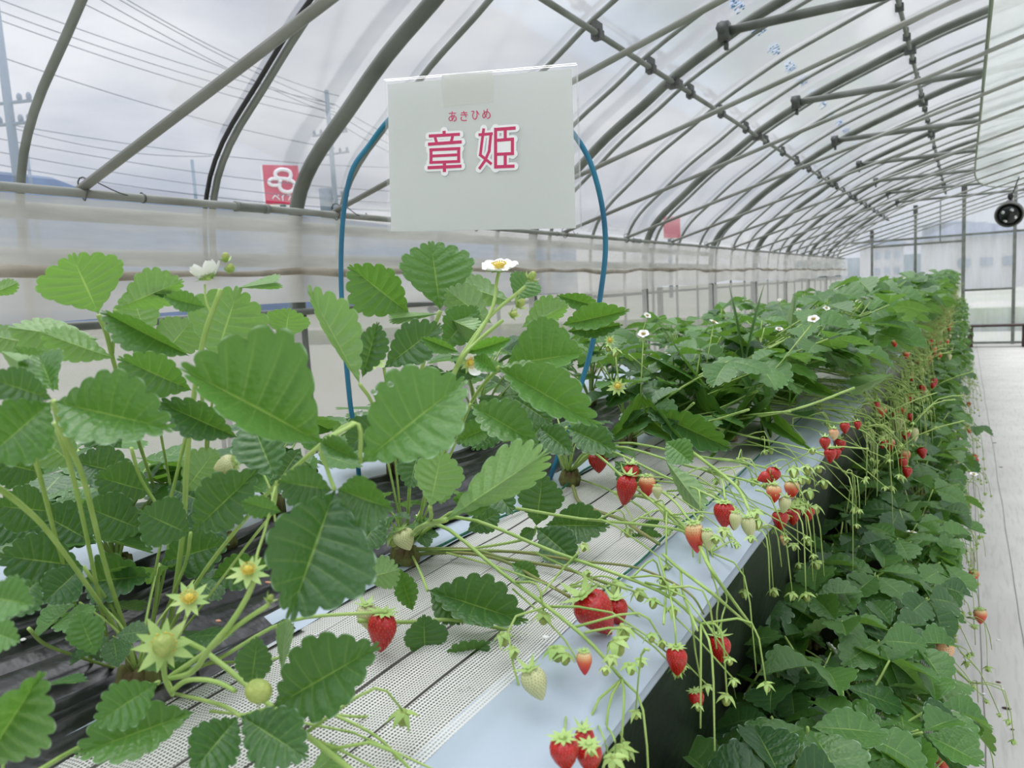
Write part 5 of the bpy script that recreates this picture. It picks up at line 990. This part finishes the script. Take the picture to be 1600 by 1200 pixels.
sb(1089, 1092, 26, ed(1089, 1092), 'ripe', dn+.2*rt, 'small red strawberry half hidden under a leaf below the two dangling ones')
sb(597, 985, 50, .64, 'ripe2', dn-.15*rt, 'red strawberry hanging at the tip of the big dark leaf, at centre left')
sb(573, 962, 34, .66, 'unripe', dn, 'green unripe strawberry tucked behind the red one at centre left', .9)
sb(913, 1034, 26, bd(913, 1034), 'blush', dn, 'half ripe strawberry with green top and red tip below the biggest one', 1.25)
sb(632, 842, 36, .80, 'unripe', dn+.4*rt, 'round green strawberry beside the plant crown left of the black film gap', .75)
sb(353, 727, 34, .56, 'unripe', -rt+dn*.3, 'small green strawberry hanging among stems at the left', .8)
sb(978, 764, 34, bd(978, 760, .05), 'ripe2', dn-.2*rt, 'long red strawberry under leaves right of the hoop foot', 1.1)
sb(986, 740, 28, bd(986, 745, .05)+.02, 'ripe', dn, 'red strawberry above the long red one right of the hoop foot')
sb(1011, 758, 28, bd(1011, 755, .05), 'blush', dn, 'pinkish red strawberry right of the long red one')
sb(1027, 768, 17, bd(1027, 768, .05)-.02, 'unripe', dn, 'small green strawberry touching the pinkish red one')
sb(935, 721, 34, bd(935, 721, .04), 'ripe', dn, 'red strawberry peeking out just right of the brown plant crown', .85)
sb(1086, 838, 32, bd(1086, 838, .035), 'blush', dn+.1*rt, 'blushing strawberry with pale shoulder and red tip on the white film', 1.25)
sb(1106, 842, 21, bd(1106, 842, .035), 'unripe', dn+.05*rt, 'long green strawberry hanging beside the blushing one', 1.2)
sb(1131, 803, 34, bd(1131, 803, .035), 'ripe2', dn, 'red strawberry with broad shoulder near the bed edge', .95)
sb(1146, 812, 22, bd(1146, 812, .035)+.02, 'ripe', dn, 'red strawberry behind the two pale ones near the bed edge', 1.2)
sb(1149, 813, 20, bd(1149, 813, .045), 'unripe', dn-.1*rt, 'pale green strawberry in front of the red one near the bed edge', 1.1)
sb(1170, 823, 24, bd(1170, 823, .035), 'unripe', dn+.15*rt, 'pale green strawberry hanging right at the white bed edge', 1.1)
sb(1207, 742, 25, bd(1207, 745, .05), 'ripe', dn-.5*rt, 'red strawberry at the top left of the cluster over the bed edge', .9)
sb(1194, 746, 20, bd(1194, 748, .05), 'ripe', -rt+dn*.4, 'small red strawberry lying left of the cluster over the bed edge', .9)
sb(1209, 770, 24, bd(1209, 770, .035), 'blush', dn, 'reddish strawberry in the middle of the cluster over the bed edge')
sb(1237, 764, 24, ed(1237, 764), 'blush', dn, 'pink strawberry at the right of the cluster over the bed edge', .95)
sb(1219, 812, 27, ed(1219, 812), 'ripe', dn, 'dark red strawberry at the bottom left of the cluster over the bed edge')
sb(1239, 806, 24, ed(1239, 806), 'ripe', dn, 'dark red strawberry at the bottom middle of the cluster over the bed edge')
sb(1262, 802, 22, ed(1262, 802), 'ripe', dn, 'red strawberry at the bottom right of the cluster over the bed edge')
sb(1226, 788, 20, ed(1226, 788, -.19), 'unripe', dn-.2*rt, 'green strawberry in front of the cluster over the bed edge')
sb(1225, 843, 14, ed(1225, 843), 'cream', dn, 'tiny cream coloured strawberry hanging lowest below the cluster over the bed edge', 1.1)
sb(1139, 680, 22, bd(1139, 680, .012), 'cream', rt+dn*.5, 'cream coloured strawberry lying alone on the white net', 1.1)
sb(845, 660, 24, 1.05, 'unripe', dn, 'green seedy strawberry half hidden behind leaves beside the hoop')
for (x, y, w_, kd, X, lab) in ((1297, 711, 20, 'ripe', -.17, 'small red strawberry, lower of the pair hanging before lower bed leaves'), (1289, 692, 18, 'ripe', -.17, 'small red strawberry above the hanging pair beyond the edge cluster'), (1307, 708, 15, 'ripe', -.17, 'small red strawberry, right one of the hanging pair'), (1320, 668, 16, 'ripe', -.17, 'small red strawberry peeping from leaves above the hanging pair'), (1340, 664, 12, 'ripe', -.16, 'tiny red strawberry right of the one peeping from leaves'), (1303, 678, 16, 'cream', -.17, 'pale strawberry above the hanging red pair'), (1369, 634, 12, 'ripe', -.16, 'tiny dark red strawberry deep among hanging stems'), (1398, 536, 10, 'blush', -.17, 'orange red strawberry high among far hanging stems'), (1416, 554, 10, 'blush', -.16, 'orange red strawberry just below another among far hanging stems'), (1268, 600, 16, 'cream', -.30, 'peach coloured strawberry on the net between leaves at mid distance')):
    sb(x, y, w_, ed(x, y, X), kd, dn, lab)
for (x, y, w_, kd, lab) in ((1507, 790, 17, 'blush', 'pinkish strawberry at the aisle edge of the lower bed leaves'), (1474, 1016, 34, 'cream', 'large pale pink strawberry under leaves beside the aisle'), (1473, 1188, 26, 'blush', 'pink strawberry at the bottom right beside the aisle'), (1442, 1062, 20, 'blush', 'reddish strawberry between leaves of the lower bed')):
    sb(x, y, w_, depth(PZ(x, y, .80)), kd, dn+.1*rt, lab)
# crumbs on the beds
for k in range(26):
    x = RNG.uniform(-.78, -.60) if k < 16 else RNG.uniform(-.54, -.30); y = RNG.uniform(.2, 1.1) if k < 16 else RNG.uniform(.4, 1.3)
    mb = MB(); a = RNG.uniform(0, 3); mb.ball((0, 0, 0), (RNG.uniform(.002, .006), RNG.uniform(.002, .004), .0012), 6, 4); o = mb.obj('plant_crumb', M[('litter', 'dry_leaf', 'petal')[k % 3]], None, True, (x, y, BZ+.0075)); tag(o, ('pinkish dried crumb', 'brown dried crumb', 'pale petal scrap')[k % 3]+(' lying on the black mulch film' if k < 16 else ' lying on the white net'), 'crumb', 'plant crumbs on the bed')
# water drops on the big leaves
for (x, y, d) in ((562, 645, .455), (585, 612, .455), (610, 600, .455)):
    mb = MB(); mb.ball(D(x, y, d-.002)-np.array(parent_loc(PA)), (.0022, .0022, .0018), 10, 8); mb.obj('water_drop', M['drop'], PA)

# ================================================================== THE REST OF THE ROWS
def leaf_variant(i, near):
    """whole leaf in its own frame: root at the origin, leaning towards +x"""
    rs = np.random.RandomState(100+i); ln = rs.uniform(.11, .22); lean = math.radians(rs.uniform(15, 50) if i < 8 else rs.uniform(62, 76)); ln = ln if i < 8 else rs.uniform(.19, .31); Q = np.array([math.sin(lean)*ln, rs.uniform(-.02, .02), math.cos(lean)*ln])
    A = unit((math.cos(math.radians(-15)), rs.uniform(-.3, .3), rs.uniform(-.5, .15))); Nn = unit((rs.uniform(-.1, .35), rs.uniform(-.3, .3), 1))
    blade = MB(); trifoliate(blade, None, Q, A, Nn, rs, 8, 4 if near else 2, 6 if near else 2, ratio=.84) if False else None
    L0 = rs.uniform(.062, .078)
    trifoliate(blade, L0, Q, A, Nn, rs, 8, 4 if near else 2, 6 if near else 2, ratio=.86) if False else trif(blade, L0, Q, A, Nn, rs, near)
    pet = MB(); pts = [(0, 0, 0), tuple(Q*.5+np.array([-.012, 0, .012])), tuple(Q)]; pet.tube(pts, [.0024, .002, .0016], 6 if near else 4, smooth=4 if near else 2)
    return blade, pet
def trif(mb, L0, Q, A, Nn, rs, near):
    trifoliate(mb, L0, Q, A, Nn, rs, 8, 4 if near else 3, 5 if near else 2)
NV = 12; NEARL = []; FARL = []
for i in range(NV):
    b_, p_ = leaf_variant(i, True); NEARL.append(([b_.mesh('leaf', M[k]) for k in (O, K_, K_)], p_.mesh('petiole', M['stem'])))
    b_, p_ = leaf_variant(i, False)
    nb = b_; nf = len(nb.f); nb.add(np.concatenate(p_.v), p_.f, 1); FARL.append([nb.mesh('leaf', [M[k], M['stem']]) for k in (O, K_, K_)])
def truss_variant(i, reach, droop, near):
    """stalk lying out towards +x then hanging; returns mesh and hanging points"""
    rs = np.random.RandomState(300+i); mb = MB(); n = 7 if near else 4; hang = []
    e = np.array([reach, rs.uniform(-.05, .05), .012]); p0 = np.array([0, 0, .004])
    main = [p0, np.array([reach*.25, e[1]*.2, .05]), np.array([reach*.65, e[1]*.6, .03]), e, e+np.array([.035, .01, -.03])]
    mb.tube(main, [.0022, .002, .0018, .0016, .0013], n, smooth=4, mi=0); tip = main[-1]
    for k in range(7):
        a = rs.uniform(0, 1); o = main[2]*(1-a)+main[3]*a if k < 3 else tip+np.array([0, 0, .0]); dx = rs.uniform(.0, .055); dy_ = rs.uniform(-.07, .07); dz = -rs.uniform(.02, droop)*(1 if k > 1 else .2)
        q = o+np.array([dx, dy_, dz]); q[0] = max(q[0], reach+.018) if k > 1 else q[0]
        mid = o+np.array([dx*.8, dy_*.7, dz*.2+.012]); mb.tube([o, mid, q], [.0012, .001, .0008], n-2 if near else 3, smooth=3 if near else 2, mi=0)
        if k in (2, 4, 6): hang.append(q)
        else: bud(mb, q, np.array([rs.uniform(-.2, .3), rs.uniform(-.2, .2), -1]), rs.uniform(.0035, .006))
    for k in range(4):
        o = main[2]*(1-rs.rand())+main[3]*rs.rand(); q = tip+np.array([rs.uniform(-.03, .05), rs.uniform(-.08, .08), rs.uniform(-.06, .01)]); mb.tube([o, (o+q)/2+np.array([0, 0, .02]), q], [.0013, .001, .0008], 4, smooth=2, mi=0); bud(mb, q, (0, 0, -1), .0035)
    return mb.mesh('fruit_stalk', [M['stem'], M['bud']]), hang
TRU = [truss_variant(i, .36, .16, False) for i in range(6)]; TRL = [truss_variant(20+i, .105, .12, False) for i in range(5)]
mbc = MB(); 
for k in range(7): a = 2*PI*k/7; mbc.tube([(.012*math.cos(a), .012*math.sin(a), -.015), (.014*math.cos(a), .014*math.sin(a), .015)], [.007, .004], 5)
CROWN = mbc.mesh('crown', M['crown'])
FILL = [(PA, 8, .62, 0), (PB, 11, .95, 0), (PC, 7, .7, 0), (PD, 8, .8, 0), (PE, 3, .5, 0)]
_h = empty('fl_proto'); _fp = flower_parts(_h, np.zeros(3), (0, 0, 1), 1.0, 5, open_=.15)
FLM = [c.data for c in _fp.children]; FLN = [c.name.split('.')[0] for c in _fp.children]
for c in list(_fp.children)+[_fp, _h]: bpy.data.objects.remove(c)
rp = random.Random(42)
for pl, a, z_ in ((PC, .05, 1), (PC, -.35, 1), (PC, .4, 1), (PD, .0, 1), (PD, -.3, 1), (PD, .35, 1), (PD, -.55, .95), (PA, -.1, 1)):
    me, hang = truss_variant(int(40+a*50+pl.location[1]*30), -.235-pl.location[0], .11, True); o = link('fruit_stalk', me, pl); o.rotation_euler = (0, 0, a)
def row_plant(x, y, z, nl, label, group, side, truss, sc=1.0, hlim=1.0, nfl=0, extra=0):
    near = y < 3.4; p = empty('strawberry_plant', (x, y, z+.012)); p.rotation_euler = (0, 0, 0); link('crown', CROWN, p)
    a0 = rp.uniform(0, 6.28)
    for k in range(nl):
        a = a0+2*PI*k/nl+rp.uniform(-.3, .3); ca = math.cos(a); i = rp.randrange(8); s = sc*rp.uniform(.8, 1.12)*(1 if k % 3 else .85); mk = rp.choice((0, 1, 1, 2))
        if side == 1 and ca < -.3 and x < -.18: s *= .68
        if side == 0 and ca > .35 and y > 1.9: i = rp.randrange(6, NV); a *= 1.0
        if side == 1 and x > -.18 and ca > .4: s *= .85
        hh = hlim*(1 if i < 8 else .9)
        if near: o = link('leaf', NEARL[i][0][mk], p); link('petiole', NEARL[i][1], o)
        else: o = link('leaf', FARL[i][mk], p)
        o.rotation_euler = (rp.uniform(-.16, .16), rp.uniform(-.2, .16) if (k % 4 or i > 7) else -.35, a); o.scale = (s, s, s*hh)
    if side == 0 and extra:
        for k in range(extra):
            i = rp.randrange(8, NV); mk = rp.choice((0, 1, 2)); s = sc*rp.uniform(1.0, 1.45)*(.8 if y < 1.5 else 1)
            if near: o = link('leaf', NEARL[i][0][mk], p); link('petiole', NEARL[i][1], o)
            else: o = link('leaf', FARL[i][mk], p)
            o.rotation_euler = (rp.uniform(-.25, .25), rp.uniform(-.22, .1), -.9+1.8*(k+rp.random())/extra); o.scale = (s, s, s)
    if side == 1 and x > -.19:
        for k in range(7):
            i = rp.randrange(8); mk = rp.choice((0, 1, 2)); s = rp.uniform(.72, 1.0)
            if near: o = link('leaf', NEARL[i][0][mk], p); link('petiole', NEARL[i][1], o)
            else: o = link('leaf', FARL[i][mk], p)
            o.rotation_euler = (rp.uniform(-.3, .3), rp.uniform(.0, .4), -1.4+2.8*(k+rp.random())/7); o.scale = (s, s, s*1.15)
    tv = TRU if side == 0 else TRL
    for k in range(truss):
        me, hang = tv[rp.randrange(len(tv))]; o = link('fruit_stalk', me, p); a = rp.uniform(-.5, .5); o.rotation_euler = (0, 0, a)
        for q in hang:
            if 1.6 < y < 10 and rp.random() < (.32 if side == 0 else .14):
                kd = rp.choice(('ripe', 'ripe', 'blush', 'unripe')); w_ = rp.uniform(.020, .03); c = np.array([x+math.cos(a)*q[0]-math.sin(a)*q[1], y+math.sin(a)*q[0]+math.cos(a)*q[1], z+.012+q[2]])
                band = 'just beyond the near clusters' if y < 3 else ('in the middle stretch' if y < 6 else 'in the far stretch')
                strawberry(c, w_, (rp.uniform(-.2, .2), rp.uniform(-.2, .2), -1), kd if y < 2.6 else kd+'_far', {'ripe': 'red', 'blush': 'pinkish', 'unripe': 'green'}[kd]+' strawberry hanging off the '+('upper' if side == 0 else 'lower')+' bed '+band, 'strawberries along the '+('upper' if side == 0 else 'lower')+' bed')
    for k in range(nfl):
        f = empty('flower', (rp.uniform(-.02, .36 if side == 0 else .2), rp.uniform(-.12, .12), rp.uniform(.13, .23)*(1 if side == 0 else .8)), p); f.rotation_euler = (rp.uniform(-.8, .8), rp.uniform(-.2, .9), 0); f.scale = (.0105,)*3
        for nm_, me in zip(FLN, FLM): link(nm_, me, f)
        mb = MB(); l = f.location; mb.tube([(-l[0]*.4, -l[1]*.4, -l[2]*.8), (0, 0, -.005)], .0011, 4); o = mb.obj('flower_stalk', M['stem'], p); o.location = l
    tag(p, label, 'strawberry plant', group)
for pl, n_, sc_, _q in FILL:
    a0 = rp.uniform(0, 6)
    for k in range(n_):
        i = rp.randrange(8); a = a0+2*PI*k/n_+rp.uniform(-.3, .3); s = sc_*rp.uniform(.75, 1.05); o = link('leaf', NEARL[i][0][0 if k % 3 else 1], pl); link('petiole', NEARL[i][1], o)
        if math.cos(a+.9) > .2 and pl in (PC, PA): s *= .6
        o.rotation_euler = (rp.uniform(-.2, .2), rp.uniform(-.1, .3), a); o.scale = (s, s, s*.85)
def band(y): return 'just behind the hoop' if y < 2.2 else ('in the nearer half' if y < 6 else ('past halfway' if y < 11 else 'near the end wall'))
y = 1.32; k = 0
while y < 16.5:
    row_plant(-.53+rp.uniform(-.03, .03), y, BZ, 12 if y < 4 else 10, 'bushy strawberry plant, aisle side row of upper bed, '+(ORD[k]+' plant behind the hoop' if k < 12 else band(y)), 'upper bed plants, aisle side', 0, (1 if y < 1.5 else 3 if y < 7 else 2), .95 if y < 2.0 else 1.1, 1, 2 if y < 7 else 1, 6 if y < 1.5 else 11)
    y += .22; k += 1
y = .22; k = 0
while y < 16.5:
    row_plant(-.86+rp.uniform(-.03, .03), y, BZ, 12 if y < 4 else 8, 'bushy strawberry plant, wall side row of upper bed, '+(ORD[k]+' from the near end' if k < 12 else band(y)), 'upper bed plants, wall side', 0, 0, 1.0 if y < 1.2 else 1.12, .75 if y < 1.2 else 1, 1 if k % 3 == 0 else 0)
    y += .26; k += 1
for row, (x0, ys_, st_) in enumerate(((-.25, .42, .21), (-.125, .46, .20))):
    y = ys_; k = 0
    while y < 16.5:
        row_plant(x0+rp.uniform(-.03, .03), y, LZ, 10 if y < 4 else 8, 'low strawberry plant, '+('inner' if row == 0 else 'aisle side')+' row of lower bed, '+(ORD[k]+' from the near end' if k < 12 else band(y).replace('just behind the hoop', 'below the hanging clusters')), 'lower bed plants', 1, (1 if y < 9 else 0) if row else 0, 1.1, 1.0, 1 if k % 3 == 0 else 0)
        y += st_; k += 1
